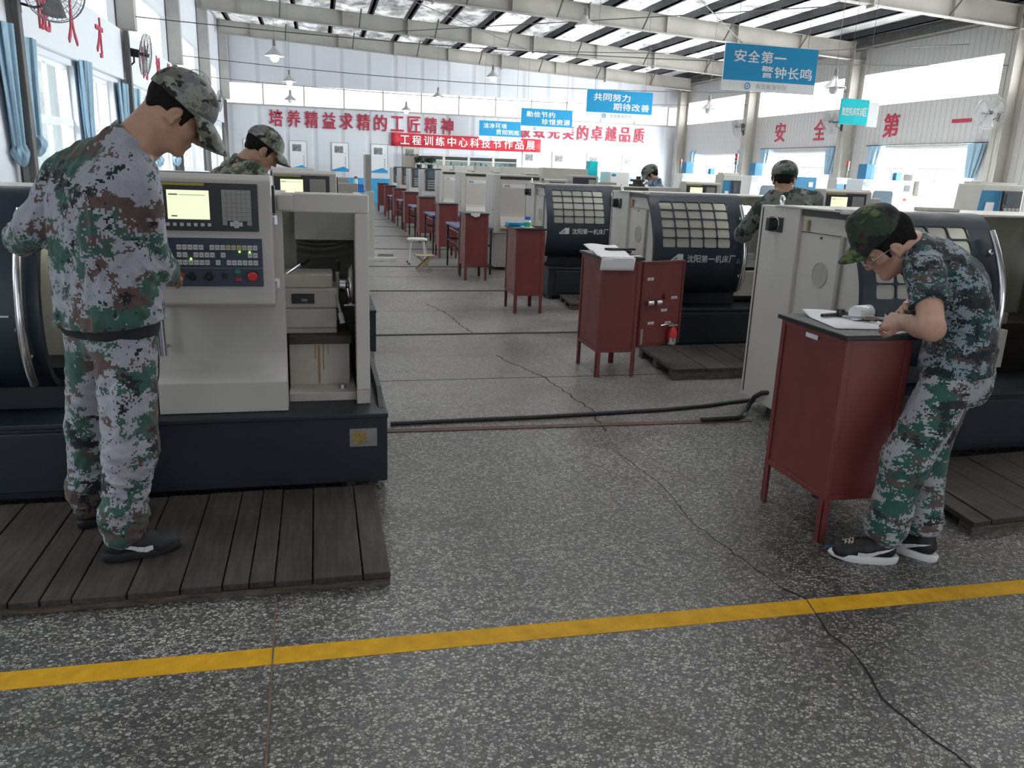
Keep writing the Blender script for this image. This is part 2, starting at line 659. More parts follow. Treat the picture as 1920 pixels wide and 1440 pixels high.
# windows on the left
for i, (a, b) in enumerate(left_wins):
    mb = MB()
    f = .05
    x0, x1 = XL - .16, XL - .08
    z0, z1, zm = 1.25, 2.78, 1.98
    mb.box(x0, x1, a, b, z0, z0 + f).box(x0, x1, a, b, z1 - f, z1).box(x0, x1, a, a + f, z0 + f, z1 - f).box(x0, x1, b - f, b, z0 + f, z1 - f)
    mb.box(x0, x1 + .02, a + f, b - f, zm - .045, zm + .045)
    ym = (a + b) / 2
    for q in (ym,):
        mb.box(x0 + .02, x1 - .01, q - .035, q + .035, z0 + f, zm - .045).box(x0 + .02, x1 - .01, q - .03, q + .03, zm + .045, z1 - f)
    w = struct(mb.build('window_%d' % (i + 1), 'white_frame', bevel=.006))
    MB().box(XL - .125, XL - .119, a + f, b - f, z0 + f, z1 - f).build('window_pane', 'window_glass', w)
for i, (a, b, z0, z1) in enumerate(right_wins):
    mb = MB()
    x0, x1, f = XR + .05, XR + .13, .06
    mb.box(x0, x1, a, b, z0, z0 + f).box(x0, x1, a, b, z1 - f, z1).box(x0, x1, a, a + f, z0 + f, z1 - f).box(x0, x1, b - f, b, z0 + f, z1 - f)
    mb.box(x0, x1, a + f, b - f, 1.93, 1.98)
    for q in (0.33, 0.66):
        yy = a + (b - a) * q
        mb.box(x0, x1, yy - .02, yy + .02, z0 + f, 1.93)
    w = struct(mb.build('window_%d' % (i + 20), 'white_frame'))
    MB().box(XR + .085, XR + .091, a + f, b - f, z0 + f, z1 - f).build('window_pane', 'window_glass', w)

# columns
for y in (5.1, 11.1, 16.9, 22.3, 27.9, 33.6):
    struct(MB().box(XL + .02, XL + .32, y - .11, y + .11, 3.74, 6.5).box(XL + .02, XL + .14, y - .1, y + .1, 0, 3.74).build('column_left', 'column_gray', bevel=.006))
    struct(MB().box(XL + .14, XL + .22, y - .28, y - .16, 0, 3.7).build('column_pipe_left', 'pipe_dark', bevel=.01))
for y in BAY:
    z1 = zbeam(15.2)
    struct(MB().box(15.1, XR, y - .006, y + .006, 0, z1).box(15.1, 15.114, y - .15, y + .15, 0, z1).box(XR - .012, XR, y - .15, y + .15, 0, z1 + .5)
           .box(15.1, 15.112, y - .15, y + .15, z1, z1 + .5).box(15.1, XR, y - .15, y + .15, z1 - .012, z1).build('column_right', 'steel_beige'))

# roof beams: sloping I sections with web stiffeners and splice plates
for y in BAY:
    if y > 33:
        y = 32.6
    mb = MB()
    xa, xb = XL + .2, 15.15
    for zo, h, d in ((0, .014, .10), (.45, .014, .10), (0, .464, .005)):
        mb.add([(xa, y - d, zbeam(xa) + zo), (xb, y - d, zbeam(xb) + zo), (xb, y + d, zbeam(xb) + zo), (xa, y + d, zbeam(xa) + zo),
                (xa, y - d, zbeam(xa) + zo + h), (xb, y - d, zbeam(xb) + zo + h), (xb, y + d, zbeam(xb) + zo + h), (xa, y + d, zbeam(xa) + zo + h)],
               [(3, 2, 1, 0), (4, 5, 6, 7), (0, 1, 5, 4), (1, 2, 6, 5), (2, 3, 7, 6), (3, 0, 4, 7)])
    for xs in (-2.2, .9, 5.0, 9.3, 13.4):
        mb.box(xs - .006, xs + .006, y - .1, y + .1, zbeam(xs), zbeam(xs) + .46)
    for xs in (2.95, 7.1, 11.4):
        mb.box(xs - .02, xs + .02, y - .13, y + .13, zbeam(xs) - .05, zbeam(xs) + .50)
    struct(mb.build('roof_beam', 'steel_beige'))
    # fly braces between purlins and the lower flange
    mb = MB()
    for k, xs in enumerate((-1.0, 1.4, 3.8, 6.2, 8.6, 11.0, 13.3)):
        mb.tube([(xs, y - .08, zbeam(xs) + .02), (xs + .05, y - .55, zbeam(xs) + .5)], .022, 6)
    struct(mb.build('roof_beam_brace', 'pipe_dark'))
# purlins along the hall
for i in range(16):
    x = XL + .45 + i * 1.19
    z = zbeam(x) + .47
    mb = MB()
    mb.box(x - .04, x + .04, YF, YB, z, z + .21).box(x - .04, x + .10, YF, YB, z, z + .012)
    struct(mb.build('roof_purlin', 'purlin_dark'))
# insulation under the sheeting, with added glowing strips between some purlins


def roof_piece(name, x0, x1, y0, y1, mat, dz=0.0):
    mb = MB()
    nx, ny = 3, max(2, int((y1 - y0) / 1.2))

    def fn(u, v):
        x, y = x0 + (x1 - x0) * u, y0 + (y1 - y0) * v
        sag = -0.05 * math.sin(PI * u) + .018 * math.sin(y * 2.1 + x * 3) * math.sin(PI * u)
        return (x, y, zroof(x) - .06 + (sag if not dz else dz))
    mb.sheet(fn, nx * 2, ny)
    return struct(mb.build(name, mat, smooth=60))


for i in range(-1, 16):
    x0, x1 = XL + .45 + i * 1.19, XL + .45 + (i + 1) * 1.19
    x0, x1 = max(x0, XL - .2), min(x1, XR + .2)
    if i in (3, 6, 9, 11, 13):
        ys = [YF - .2, 1.0, 2.2, 5.0, 6.8, 8.6, 10.4, 12.6, 14.4]  # every second stretch is an added overhead fill strip, out of view
    else:
        ys = [YF - .2, 14.4]
    for k in range(len(ys) - 1):
        roof_piece('ceiling_glow' if k % 2 else 'ceiling', x0, x1, ys[k], ys[k + 1], 'fill_sheet_roof' if k % 2 else 'foil_insulation', .02 if k % 2 else 0.0)
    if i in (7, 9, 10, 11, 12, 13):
        roof_piece('ceiling_glow', x0, x1, ys[-1], YB + .2, 'glow_sheet_bright', .02)
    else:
        roof_piece('ceiling', x0, x1, ys[-1], YB + .2, 'glow_sheet_dim' if i < 9 else 'foil_insulation')
struct(MB().add([(XL - .3, YF - .3, zroof(XL) + .1), (XR + .3, YF - .3, zroof(XR) + .1), (XR + .3, YB + .3, zroof(XR) + .1), (XL - .3, YB + .3, zroof(XL) + .1)], [(0, 1, 2, 3)]).build('roof_sheeting', 'purlin_dark'))
# eave gutter line on the right
struct(MB().box(XR - .35, XR, YF, YB, zbeam(XR) + .30, zbeam(XR) + .42).build('trim_eave_right', 'pipe_dark'))
# tie rods in the roof
for p, q in (((2.2, 21.9, 5.62), (6.9, 27.7, 5.4)), ((6.9, 21.9, 5.4), (2.2, 27.7, 5.62)), ((6.9, 16.1, 5.4), (11.6, 21.9, 5.2)), ((11.6, 16.1, 5.2), (6.9, 21.9, 5.4))):
    struct(MB().tube([p, q], .012, 6).build('roof_tie_rod', 'pipe_dark'))

# ------------------------------------------------------------------ floor markings, joints, channels, cracks
def strip(name, pts, w, z, mat, jag=0.0, h=0.0015):
    mb = MB()
    P = [Vector((p[0], p[1], 0)) for p in pts]
    if jag:
        Q = []
        for a, b in zip(P[:-1], P[1:]):
            n = max(1, int((b - a).length / .045))
            d = (b - a).normalized()
            nn = Vector((-d.y, d.x, 0))
            for k in range(n):
                Q.append(a.lerp(b, k / n) + nn * random.uniform(-jag, jag))
        P = Q + [P[-1]]
    L, R = [], []
    for i, p in enumerate(P):
        a, b = P[max(0, i - 1)], P[min(len(P) - 1, i + 1)]
        d = (b - a).normalized()
        nn = Vector((-d.y, d.x, 0))
        ww = w * (random.uniform(.35, 1.25) if jag else 1) / 2
        L.append(p + nn * ww + Vector((0, 0, z + h)))
        R.append(p - nn * ww + Vector((0, 0, z + h)))
    k = len(P)
    v = L + R + [q - Vector((0, 0, h)) for q in L] + [q - Vector((0, 0, h)) for q in R]
    F = []
    for i in range(k - 1):
        F += [(k + i, k + i + 1, i + 1, i), (2 * k + i, i, i + 1, 2 * k + i + 1), (k + i, 3 * k + i, 3 * k + i + 1, k + i + 1)]
    mb.add(v, F)
    return struct(mb.build(name, mat))


strip('floor_marking', [(-3.4, 2.402), (-.985, 2.388), (2.74, 2.343), (6.0, 2.30)], .094, .0, 'yellow_line_paint', h=.002)
for y in (4.62, 7.45, 10.2, 12.75, 15.5, 18.4, 21.2, 24.0):
    strip('floor_channel', [(.2, y), (2.75, y + (-.07 if y < 5 else .05))], .05 if y > 5 else .055, 0, 'channel_dark' if y > 5 else 'channel_rust', h=.006)
for y in (5.79, 8.75, 11.6):
    strip('floor_joint', [(.35, y), (5, y + .02)], .012, 0, 'channel_dark' if y < 6 else 'joint_brass', h=.0008)
paint('tape_blue', (.05, .16, .32), 0.6)
strip('floor_tape', [(2.135, 2.80), (2.215, 2.775)], .03, 0, 'tape_blue', h=.001)
strip('floor_joint', [(-.185, 2.78), (-.169, 1.7)], .006, 0, 'joint_brass', h=.0025)
strip('floor_joint', [(1.63, 4.4), (1.65, 3.1), (1.64, 2.6), (1.60, 2.0), (1.57, 1.3)], .008, 0, 'joint_brass', jag=.004, h=.0008)
strip('floor_crack', [(1.735, 2.49), (1.788, 2.41), (1.76, 2.307), (1.728, 2.176), (1.736, 2.04), (1.712, 1.92), (1.673, 1.82), (1.678, 1.717), (1.70, 1.623), (1.715, 1.5), (1.70, 1.2)], .0065, 0, 'crack_dark', jag=.006, h=.0025)
strip('floor_crack', [(1.45, 6.55), (1.58, 6.1), (1.673, 5.79), (1.72, 5.36), (1.763, 4.9), (1.70, 4.45)], .010, 0, 'crack_dark', jag=.014, h=.0012)
strip('floor_crack', [(1.20, 9.2), (1.35, 8.6), (1.38, 7.9), (1.45, 7.45)], .012, 0, 'crack_dark', jag=.012, h=.0012)
strip('floor_crack', [(1.643, 4.06), (1.70, 3.6), (1.656, 3.12), (1.70, 2.75), (1.735, 2.49)], .004, 0, 'crack_dark', jag=.008, h=.0012)
# ------------------------------------------------------------------ machine materials
paint('cream_paint', (.56, .535, .495), 0.42, var=0.05, nscale=1.5)
paint('cream_dirty', (.52, .485, .42), 0.5, var=0.14, nscale=4)
paint('navy_paint', (.013, .025, .039), 0.42, var=0.25, nscale=3, bmp=0.15, bscale=240)
paint('navy_base', (.008, .015, .023), 0.5, var=0.25, nscale=2.5, bmp=0.1, bscale=200)
paint('gray_inside', (.40, .39, .35), 0.55, var=0.12)
paint('black_plastic', (.014, .014, .016), 0.4, var=0.1)
paint('bezel_dark', (.045, .048, .058), 0.5, var=0.08)
paint('panel_blue', (.045, .062, .095), 0.45, var=0.1)
paint('key_white', (.62, .63, .64), 0.5, var=0.06)
paint('key_gray', (.34, .335, .315), 0.5, var=0.06)
paint('key_yellow', (.55, .50, .32), 0.5, var=0.06)
paint('yellow_band', (.50, .38, .06), 0.5, var=0.06)
paint('chrome', (.80, .80, .82), 0.16, metal=1.0, var=0.03)
paint('steel', (.42, .42, .43), 0.34, metal=0.9, var=0.12, nscale=8)
paint('way_dark', (.06, .055, .05), 0.4, metal=0.6, var=0.2)
paint('stop_red', (.62, .03, .03), 0.35)
paint('dull_red', (.30, .04, .06), 0.4)
paint('button_green', (.03, .22, .14), 0.4)
paint('white_label', (.78, .78, .78), 0.5, var=0.03)
paint('letter_gray', (.66, .69, .69), 0.5)
paint('label_ink', (.05, .05, .06), 0.6)
paint('rust_stain', (.30, .19, .09), 0.7, var=0.3)
paint('brass_plate', (.46, .34, .13), 0.3, metal=0.7, var=0.3, nscale=30)
paint('rubber_hose', (.02, .02, .022), 0.55, var=0.2, nscale=30)
emit('screen_glow', (.86, .95, .62), 0.53)
emit('led_green', (.35, 1.0, .1), 3.0)
emit('work_light', (.93, 1.0, .82), 4.0)


def diffuse_pane(name, c):
    """pane painted the beige of the lit interior: mostly diffuse, lets some light through"""
    m, nt, b = new_mat(name)
    b.inputs['Base Color'].default_value = (*c, 1)
    b.inputs['Roughness'].default_value = 0.22
    t = nt.nodes.new('ShaderNodeBsdfTranslucent')
    t.inputs['Color'].default_value = (.70, .70, .66, 1)
    mx = nt.nodes.new('ShaderNodeMixShader')
    mx.inputs[0].default_value = 0.45
    lk(nt, b.outputs[0], mx.inputs[1])
    lk(nt, t.outputs[0], mx.inputs[2])
    lk(nt, mx.outputs[0], nt.nodes['Material Output'].inputs['Surface'])


diffuse_pane('beige_pane', (.60, .58, .53))


def profile_surface(prof):
    """arc-length lookup on a (y, z) polyline smoothed by Catmull-Rom"""
    P = [Vector((0, p[0], p[1])) for p in prof]
    pts = []
    for i in range(len(P) - 1):
        p0, p1, p2, p3 = P[max(0, i - 1)], P[i], P[i + 1], P[min(len(P) - 1, i + 2)]
        for k in range(6):
            t = k / 6
            pts.append(0.5 * ((2 * p1) + (p2 - p0) * t + (2 * p0 - 5 * p1 + 4 * p2 - p3) * t * t + (3 * p1 - p0 - 3 * p2 + p3) * t ** 3))
    pts.append(P[-1])
    L = [0]
    for a, b in zip(pts[:-1], pts[1:]):
        L.append(L[-1] + (b - a).length)

    def at(s, off=0.0):
        s = min(max(s, 0), L[-1] - 1e-6)
        i = next(k for k in range(len(L) - 1) if L[k + 1] > s)
        t = (s - L[i]) / (L[i + 1] - L[i])
        q = pts[i].lerp(pts[i + 1], t)
        d = (pts[min(i + 2, len(pts) - 1)] - pts[max(0, i - 1)]).normalized()
        n = Vector((0, d.z, -d.y))           # towards -y when going down
        if n.y > 0:
            n = -n
        return q + n * off
    return at, L[-1]


DOOR = [(.36, 1.398), (.27, 1.392), (.215, 1.355), (.145, 1.27), (.075, 1.15), (.025, 1.03), (.0, .90), (.0, .80), (.015, .70), (.05, .61), (.12, .535), (.21, .505)]
door_at, door_len = profile_surface(DOOR)


def s_of_z(z):
    best = min(range(401), key=lambda i: abs(door_at(door_len * i / 400).z - z) + (9 if i < 12 else 0))
    return door_len * best / 400


def make_door(root, x0, x1, wx0, wx1, wz0, wz1, nx, ny, lettering=True, big=False, name='sliding_door'):
    """dark bulging guard door with a grid of rounded panes, grab handle and the maker's lettering"""
    sa, sb = s_of_z(wz1), s_of_z(wz0)
    mb = MB()
    N = 28

    def pt(x, s, off=0.0):
        q = door_at(s, off)
        return (x, q.y, q.z)
    # plain areas
    for (xa, xb, s0, s1) in ((x0, x1, 0, sa), (x0, x1, sb, door_len), (x0, wx0, sa, sb), (wx1, x1, sa, sb)):
        n = max(2, int((s1 - s0) / door_len * N * 1.4))
        mb.sheet(lambda u, v: pt(xa + (xb - xa) * u, s1 + (s0 - s1) * v), 1, n)
    # window cells
    gx, gs = (wx1 - wx0) / nx, (sb - sa) / ny
    g = .0045
    r = .016
    for i in range(nx):
        for j in range(ny):
            ca, cb = wx0 + gx * i, wx0 + gx * (i + 1)
            ta, tb = sa + gs * j, sa + gs * (j + 1)
            inner, outer = [], []
            for (cx, cs, a0) in ((cb - g - r, tb - g - r, 0), (ca + g + r, tb - g - r, 90), (ca + g + r, ta + g + r, 180), (cb - g - r, ta + g + r, 270)):
                for k in range(5):
                    a = math.radians(a0 + 90 * k / 4)
                    inner.append((cx + r * math.cos(a), cs + r * math.sin(a)))
                    ex = cb if math.cos(a) > 0.01 else ca if math.cos(a) < -.01 else cx
                    es = tb if math.sin(a) > 0.01 else ta if math.sin(a) < -.01 else cs
                    if k in (0, 4):
                        if a0 % 180 == 0:
                            (ex, es) = ((cb if a0 == 0 else ca), cs) if k == 0 else (cx, (tb if a0 == 0 else ta))
                        else:
                            (ex, es) = (cx, (tb if a0 == 90 else ta)) if k == 0 else ((ca if a0 == 90 else cb), cs)
                    else:
                        ex, es = (cb if a0 in (0, 270) else ca), (tb if a0 in (0, 90) else ta)
                    outer.append((ex, es))
            n = len(inner)
            V = [pt(*p) for p in outer] + [pt(*p) for p in inner] + [pt(p[0], p[1], -.012) for p in inner]
            F = [[k, (k + 1) % n, n + (k + 1) % n, n + k][::-1] for k in range(n)] + [[n + k, n + (k + 1) % n, 2 * n + (k + 1) % n, 2 * n + k][::-1] for k in range(n)]
            mb.add(V, F)
    d = mb.build(name, 'navy_paint', root, smooth=35)
    # closed ends and rolled edge
    for x in (x0, x1):
        e = MB()
        poly = [(door_at(door_len * i / 24).y, door_at(door_len * i / 24).z) for i in range(25)]
        poly2 = [(door_at(door_len * i / 24, -.035).y, door_at(door_len * i / 24, -.035).z) for i in range(25)]
        for i in range(24):
            e.prism([poly[i], poly[i + 1], poly2[i + 1], poly2[i]], 'X', x - .004, x + .004)
        e.build('door_edge', 'navy_paint', d)
    p = MB()
    p.sheet(lambda u, v: pt(wx0 + (wx1 - wx0) * u, sb + (sa - sb) * v, -.012), 1, 14)
    p.build('window_pane', 'beige_pane', d, smooth=60)
    # grab handle
    h = MB()
    xh = x1 - .055
    za, zb = 1.28, .60
    s0, s1 = s_of_z(za), s_of_z(zb)
    pts = [pt(xh, s0 + (s1 - s0) * i / 14, .055) for i in range(15)]
    h.tube(pts, .019, 12)
    for i in (2, 12):
        a = Vector(pts[i])
        b = Vector(pt(xh, s0 + (s1 - s0) * i / 14))
        h.tube([a, b], .009, 8)
        h.cyl(b + (b - a) * .02, b + (a - b).normalized() * .012, .016)
    h.build('grab_handle', 'chrome', d, smooth=40)
    if lettering:
        t = MB()
        sl0, sl1 = s_of_z(.875), s_of_z(.81)
        a, b = Vector(pt(0, sl1, .003)), Vector(pt(0, sl0, .003))
        up = (b - a)
        write_row(t, '沈阳第一机床厂', Vector((wx0 + .24, a.y, a.z)), (1, 0, 0), up.normalized(), .062, up.length, .068, 0, .012)
        t.build('maker_lettering', 'letter_gray', d)
        t = MB()
        ux = wx0 + .07
        un = up.normalized()

        def q(x, k):
            return Vector((ux + x, a.y - .0005, a.z)) + un * k
        t.add([q(0, .012), q(.08, .075), q(.13, .075), q(.13, .0), q(.01, .0)], [(0, 4, 3, 2, 1)])
        for k in range(3):
            t.add([q(.02 + .02 * k, .016 + .014 * k) + Vector((0, -.002, 0)), q(.075, .016 + .014 * k) + Vector((0, -.002, 0)), q(.075, .023 + .014 * k) + Vector((0, -.002, 0)), q(.03 + .02 * k, .023 + .014 * k) + Vector((0, -.002, 0))], [(0, 1, 2, 3)], 1)
        t.build('maker_emblem', ['letter_gray', 'navy_paint'], d)
        t = MB()
        t.tube([Vector((x1 - .098, a.y - .001, a.z)), Vector((x1 - .068, a.y - .001, a.z)), Vector((x1 - .083, a.y - .001, a.z)) + un * .04], .0022, 5, closed=True)
        t.build('warning_triangle', 'letter_gray', d)
    return d


def make_control_box(root, x0, x1, y0, y1, z0, z1, detail=True, name='control_box'):
    """cream console with screen, keypad, buttons and emergency stop facing -y"""
    b = MB()
    b.prism([(y0, z0 + .02), (y0 + .02, z0), (y1, z0), (y1, z1 - .03), (y1 - .03, z1), (y0 + .03, z1), (y0, z1 - .02)], 'X', x0, x1)
    box = b.build(name, 'cream_paint', root, bevel=.006)
    w, h = x1 - x0, z1 - z0

    def X(u):
        return x0 + w * u

    def Z(v):
        return z0 + h * v
    f = y0
    MB().box(X(.02), X(.885), f - .008, f + .002, Z(.588), Z(.938)).build('screen_bezel', 'bezel_dark', box, bevel=.003)
    MB().box(X(.12), X(.47), f - .010, f - .007, Z(.672), Z(.882)).build('screen', 'screen_glow', box)
    t = MB()
    t.box(X(.03), X(.435), f - .0095, f - .0075, Z(.916), Z(.934))
    t.build('bezel_stripe', 'yellow_band', box)
    t = MB()
    t.box(X(.135), X(.21), f - .0106, f - .0099, Z(.845), Z(.855)).box(X(.15), X(.20), f - .0106, f - .0099, Z(.69), Z(.70)).box(X(.22), X(.44), f - .0104, f - .0099, Z(.846), Z(.850))
    t.build('screen_text', 'key_gray', box)
    k, k2 = MB(), MB()
    for r in range(8):
        for c in range(6):
            if r == 7 and c in (1, 2, 3, 4):
                continue
            kx, kz = X(.576 + .042 * c), Z(.892 - .0325 * r)
            k.box(kx, kx + w * .040, f - .013, f - .007, kz - h * .031, kz, 0)
    for c in range(7):
        kx = X(.10 + .058 * c)
        k2.box(kx, kx + w * .030, f - .012, f - .007, Z(.622), Z(.645))
    for (c, rr) in ((1.5, 7.2), (2.3, 6.9), (2.3, 7.6), (3.1, 7.2)):
        kx, kz = X(.576 + .042 * c), Z(.892 - .0325 * rr)
        k.box(kx, kx + w * .040, f - .013, f - .007, kz - h * .031, kz, 1)
    k.build('keypad', ['key_gray', 'key_white'], box)
    k2.build('soft_key_row', 'key_white', box)
    pnl = MB().box(X(.03), X(.905), f - .006, f + .002, Z(.172), Z(.535)).build('button_panel', 'panel_blue', box, bevel=.002)
    if detail:
        t = MB()
        t.box(X(.03), X(.905), f - .0075, f - .0065, Z(.311), Z(.314))
        rows = [(.467, [-1, 0, 1, 2, 3, 5, 6, 7, 8, 9, 10, 11, 12, 13]), (.411, [-1, 0, 2, 3, 4, 5, 7, 12, 13]), (.354, [-1, 0, 1, 2, 3, 4, 6, 8, 9, 10, 11, 12, 13])]
        for vz, cs in rows:
            for c in cs:
                kx = X(.239 + .0465 * c - .0195)
                mi = 2 if (vz > .45 and c in (8, 9, 10, 11)) else 1
                t.box(kx, kx + w * .039, f - .013, f - .006, Z(vz - .018), Z(vz + .018), mi)
                t.box(kx + w * .008, kx + w * .031, f - .0136, f - .0129, Z(vz - .005), Z(vz + .004), 0)
        t.build('panel_key', ['key_gray', 'key_white', 'key_yellow'], pnl)['kind'] = 'stuff'
        for (u, v) in ((.287, .380), (.706, .436), (.794, .434)):
            MB().turn([(.0, -.016), (.003, -.014), (.0042, -.006)], (X(u), f, Z(v)), 'Y', 10).build('indicator_light', 'led_green', pnl, smooth=60)
        for (u, v, r, m) in ((.29, .250, .014, 'black_plastic'), (.436, .250, .014, 'black_plastic'), (.19, .252, .012, 'dull_red')):
            kb = MB()
            kb.turn([(.0, -.028), (r * .8, -.028), (r, -.024), (r, -.012), (r * 1.3, -.010), (r * 1.35, -.006)], (X(u), f, Z(v)), 'Y', 18)
            if m == 'black_plastic':
                kb.box(X(u) - .002, X(u) + .002, f - .032, f - .027, Z(v) - .002, Z(v) + r * .9)
            kb.build('selector_knob', m, pnl, smooth=35)
        MB().box(X(.545), X(.59), f - .014, f - .006, Z(.232), Z(.272)).build('counter_window', 'black_plastic', pnl, bevel=.002)
        MB().box(X(.655), X(.71), f - .016, f - .006, Z(.272), Z(.302)).build('start_button', 'button_green', pnl, bevel=.003)
        MB().box(X(.655), X(.715), f - .016, f - .006, Z(.208), Z(.245)).build('stop_button', 'dull_red', pnl, bevel=.003)
        e = MB()
        e.turn([(.0, -.040), (.016, -.039), (.021, -.035), (.022, -.028), (.018, -.022), (.011, -.018), (.011, -.006), (.022, -.006)], (X(.815), f, Z(.252)), 'Y', 22)
        e.build('emergency_stop', 'stop_red', pnl, smooth=35)
        t = MB()
        t.box(x1 - .001, x1 + .012, y0 + .06, y0 + .10, Z(.72), Z(.93))
        t.build('side_vent', 'black_plastic', box, bevel=.003)
        for v in (.69, .20):
            t = MB()
            t.cyl((x1, y0 + .07, Z(v)), (x1 + .012, y0 + .07, Z(v)), .013)
            t.box(x1 + .008, x1 + .02, y0 + .055, y0 + .075, Z(v) - .03, Z(v) + .01)
            t.build('side_latch', 'chrome', box, smooth=35)
    return box


def make_lathe(name, label, cat, loc, group):
    """CNC lathe, origin at the lower front left corner, 2.37 long (x), working side facing -y"""
    r = thing(name, label, cat, loc, 0, group)
    LN = 2.37
    b = MB()
    b.box(0.03, LN, -.03, .70, .05, .375).box(.02, LN + .004, -.04, .70, .375, .40).box(.452, LN, .70, 1.03, .05, .375).box(.452, LN + .004, .70, 1.04, .375, .40)
    b.box(.12, 1.25, -.045, .0, .085, .36)
    base = b.build('base', 'navy_base', r, bevel=.006)
    for x in (.10, 1.0, LN - .2):
        for y in (.08, .90):
            MB().cyl((x, y, 0), (x, y, .055), .045, .035).build('leveling_foot', 'way_dark', base)
    MB().box(.10, 2.28, .90, .96, .40, 1.38).build('rear_guard', 'gray_inside', r, bevel=.004)
    t = MB()
    t.box(-.01, 1.90, .30, .98, 1.382, 1.394)
    t.box(-.01, .02, .24, .30, 1.375, 1.394)
    t.build('top_cover', 'cream_paint', r, bevel=.003)
    MB().box(.012, .06, .26, .70, 1.345, 1.38).build('door_rail', 'way_dark', r)
    # left end: electrical cabinet at the back, head stock cover with a round port in front of it
    e = MB().box(0, .45, .705, 1.165, .09, 1.386).build('electrical_cabinet', 'cream_paint', r, bevel=.006)
    MB().box(-.003, .004, 1.124, 1.133, .12, 1.37).build('door_seam', 'way_dark', e)
    MB().box(-.001, .004, .80, .815, .185, .20).build('cable_hole', 'black_plastic', e)
    p = MB().box(-.008, .002, .875, 1.035, 1.225, 1.318).build('switch_plate', 'bezel_dark', e, bevel=.003)
    k = MB()
    k.turn([(.036, -.008), (.034, -.026), (.024, -.028), (.022, -.05), (.0, -.05)], (0, .955, 1.272), 'X', 22)
    k.box(-.065, -.02, .935, .975, 1.232, 1.312)
    k.build('rotary_switch', 'black_plastic', p, smooth=35, bevel=.002)
    MB().tube([(-.010, .955 + .042 * math.cos(a), 1.272 + .042 * math.sin(a)) for a in [2 * PI * q / 24 for q in range(24)]], .004, 6, closed=True).build('switch_ring', 'steel', p)
    t = MB()
    t.tube([(.03, .97 + .022 * math.cos(a), 1.428 + .022 * math.sin(a)) for a in [2 * PI * q / 18 for q in range(18)]], .006, 8, closed=True)
    t.cyl((.03, .97, 1.386), (.03, .97, 1.408), .012)
    t.build('eye_bolt', 'chrome', e, smooth=50)
    prof = [(door_at(door_len * q / 30, -.025).y, door_at(door_len * q / 30, -.025).z) for q in range(3, 28)]
    h = MB()
    h.prism(prof + [(.23, .40), (.705, .40), (.705, 1.345), (.26, 1.345)], 'X', .025, .06)
    hc = h.build('headstock_cover', 'cream_paint', r, bevel=.003)
    o = MB()
    ring = [(.023, .462 + .07 * math.cos(2 * PI * q / 30), 1.012 + .07 * math.sin(2 * PI * q / 30)) for q in range(30)]
    o.add(ring, [list(range(30))[::-1]])
    o.tube([(.023, .462 + .072 * math.cos(2 * PI * q / 30), 1.012 + .072 * math.sin(2 * PI * q / 30)) for q in range(30)], .003, 6, closed=True)
    o.build('round_port', 'gray_inside', hc)
    MB().box(.005, .028, .255, .285, .55, 1.25).build('cover_ridge', 'key_gray', hc, bevel=.003)
    MB().box(.020, .027, .27, .70, 1.247, 1.251).build('cover_seam', 'way_dark', hc)
    MB().cyl((.03, .49, 1.225), (.018, .49, 1.225), .007).build('cover_screw', 'way_dark', hc)
    MB().box(.012, .02, .62, .64, 1.255, 1.32).build('rust_mark', 'rust_stain', hc)
    MB().box(0.03, .92, .20, .9, .40, .60).build('lower_apron', 'navy_base', r, bevel=.006)
    make_door(r, 0.0, .90, .075, .735, .935, 1.33, 5, 5)
    # inside: chuck, bed, saddle with tool post, work lamp
    i = MB()
    i.box(.08, 0.91, .45, .9, .6, 1.2)
    i.build('headstock', 'cream_dirty', r)
    c = MB().turn([(.11, 0), (.125, .01), (.125, .07), (.11, .08), (.04, .08), (.04, .10)], (0.91, .6, 1.0), 'X', 24)
    c.build('chuck', 'steel', r, smooth=30)
    MB().box(0.89, 1.91, .42, .80, .62, .72).box(0.89, 1.91, .42, .80, .40, .62).build('bed', 'way_dark', r, bevel=.004)
    s = MB()
    s.box(0.99, 1.31, .34, .84, .73, .80)
    s.box(1.05, 1.25, .36, .8, .80, .86)
    s.box(1.09, 1.21, .48, .62, .86, .97)
    s.build('cross_slide', 'steel', r, bevel=.005)
    MB().box(0.97, 1.29, .30, .42, .46, .70).build('apron', 'cream_dirty', r, bevel=.005)
    MB().box(.68, 1.10, .37, .41, 1.22, 1.30).build('work_lamp', 'work_light', r, bevel=.01)
    # right part: fixed front panel with a flared skirt
    prof = [(.13, 1.40), (.13, .665), (.125, .635), (.11, .60), (.085, .572), (.045, .548), (.045, .402), (.15, .402), (.15, .62), (.155, .66), (.155, 1.40)]
    MB().prism(prof, 'X', 1.34, 1.91).build('front_panel', 'cream_paint', r, bevel=.004)
    MB().box(1.89, 1.96, .11, .19, 1.33, 1.405).build('corner_block', 'cream_paint', r, bevel=.008)
    h = MB()
    h.tube([(1.37, .05, .93), (1.375, .05, .68)], .0155, 12)
    for z in (.90, .71):
        h.tube([(1.372, .05, z), (1.385, .13, z)], .007, 8)
    h.build('panel_handle', 'steel', r, smooth=40)
    make_control_box(r, 1.4, 1.875, -.07, .13, .915, 1.485)
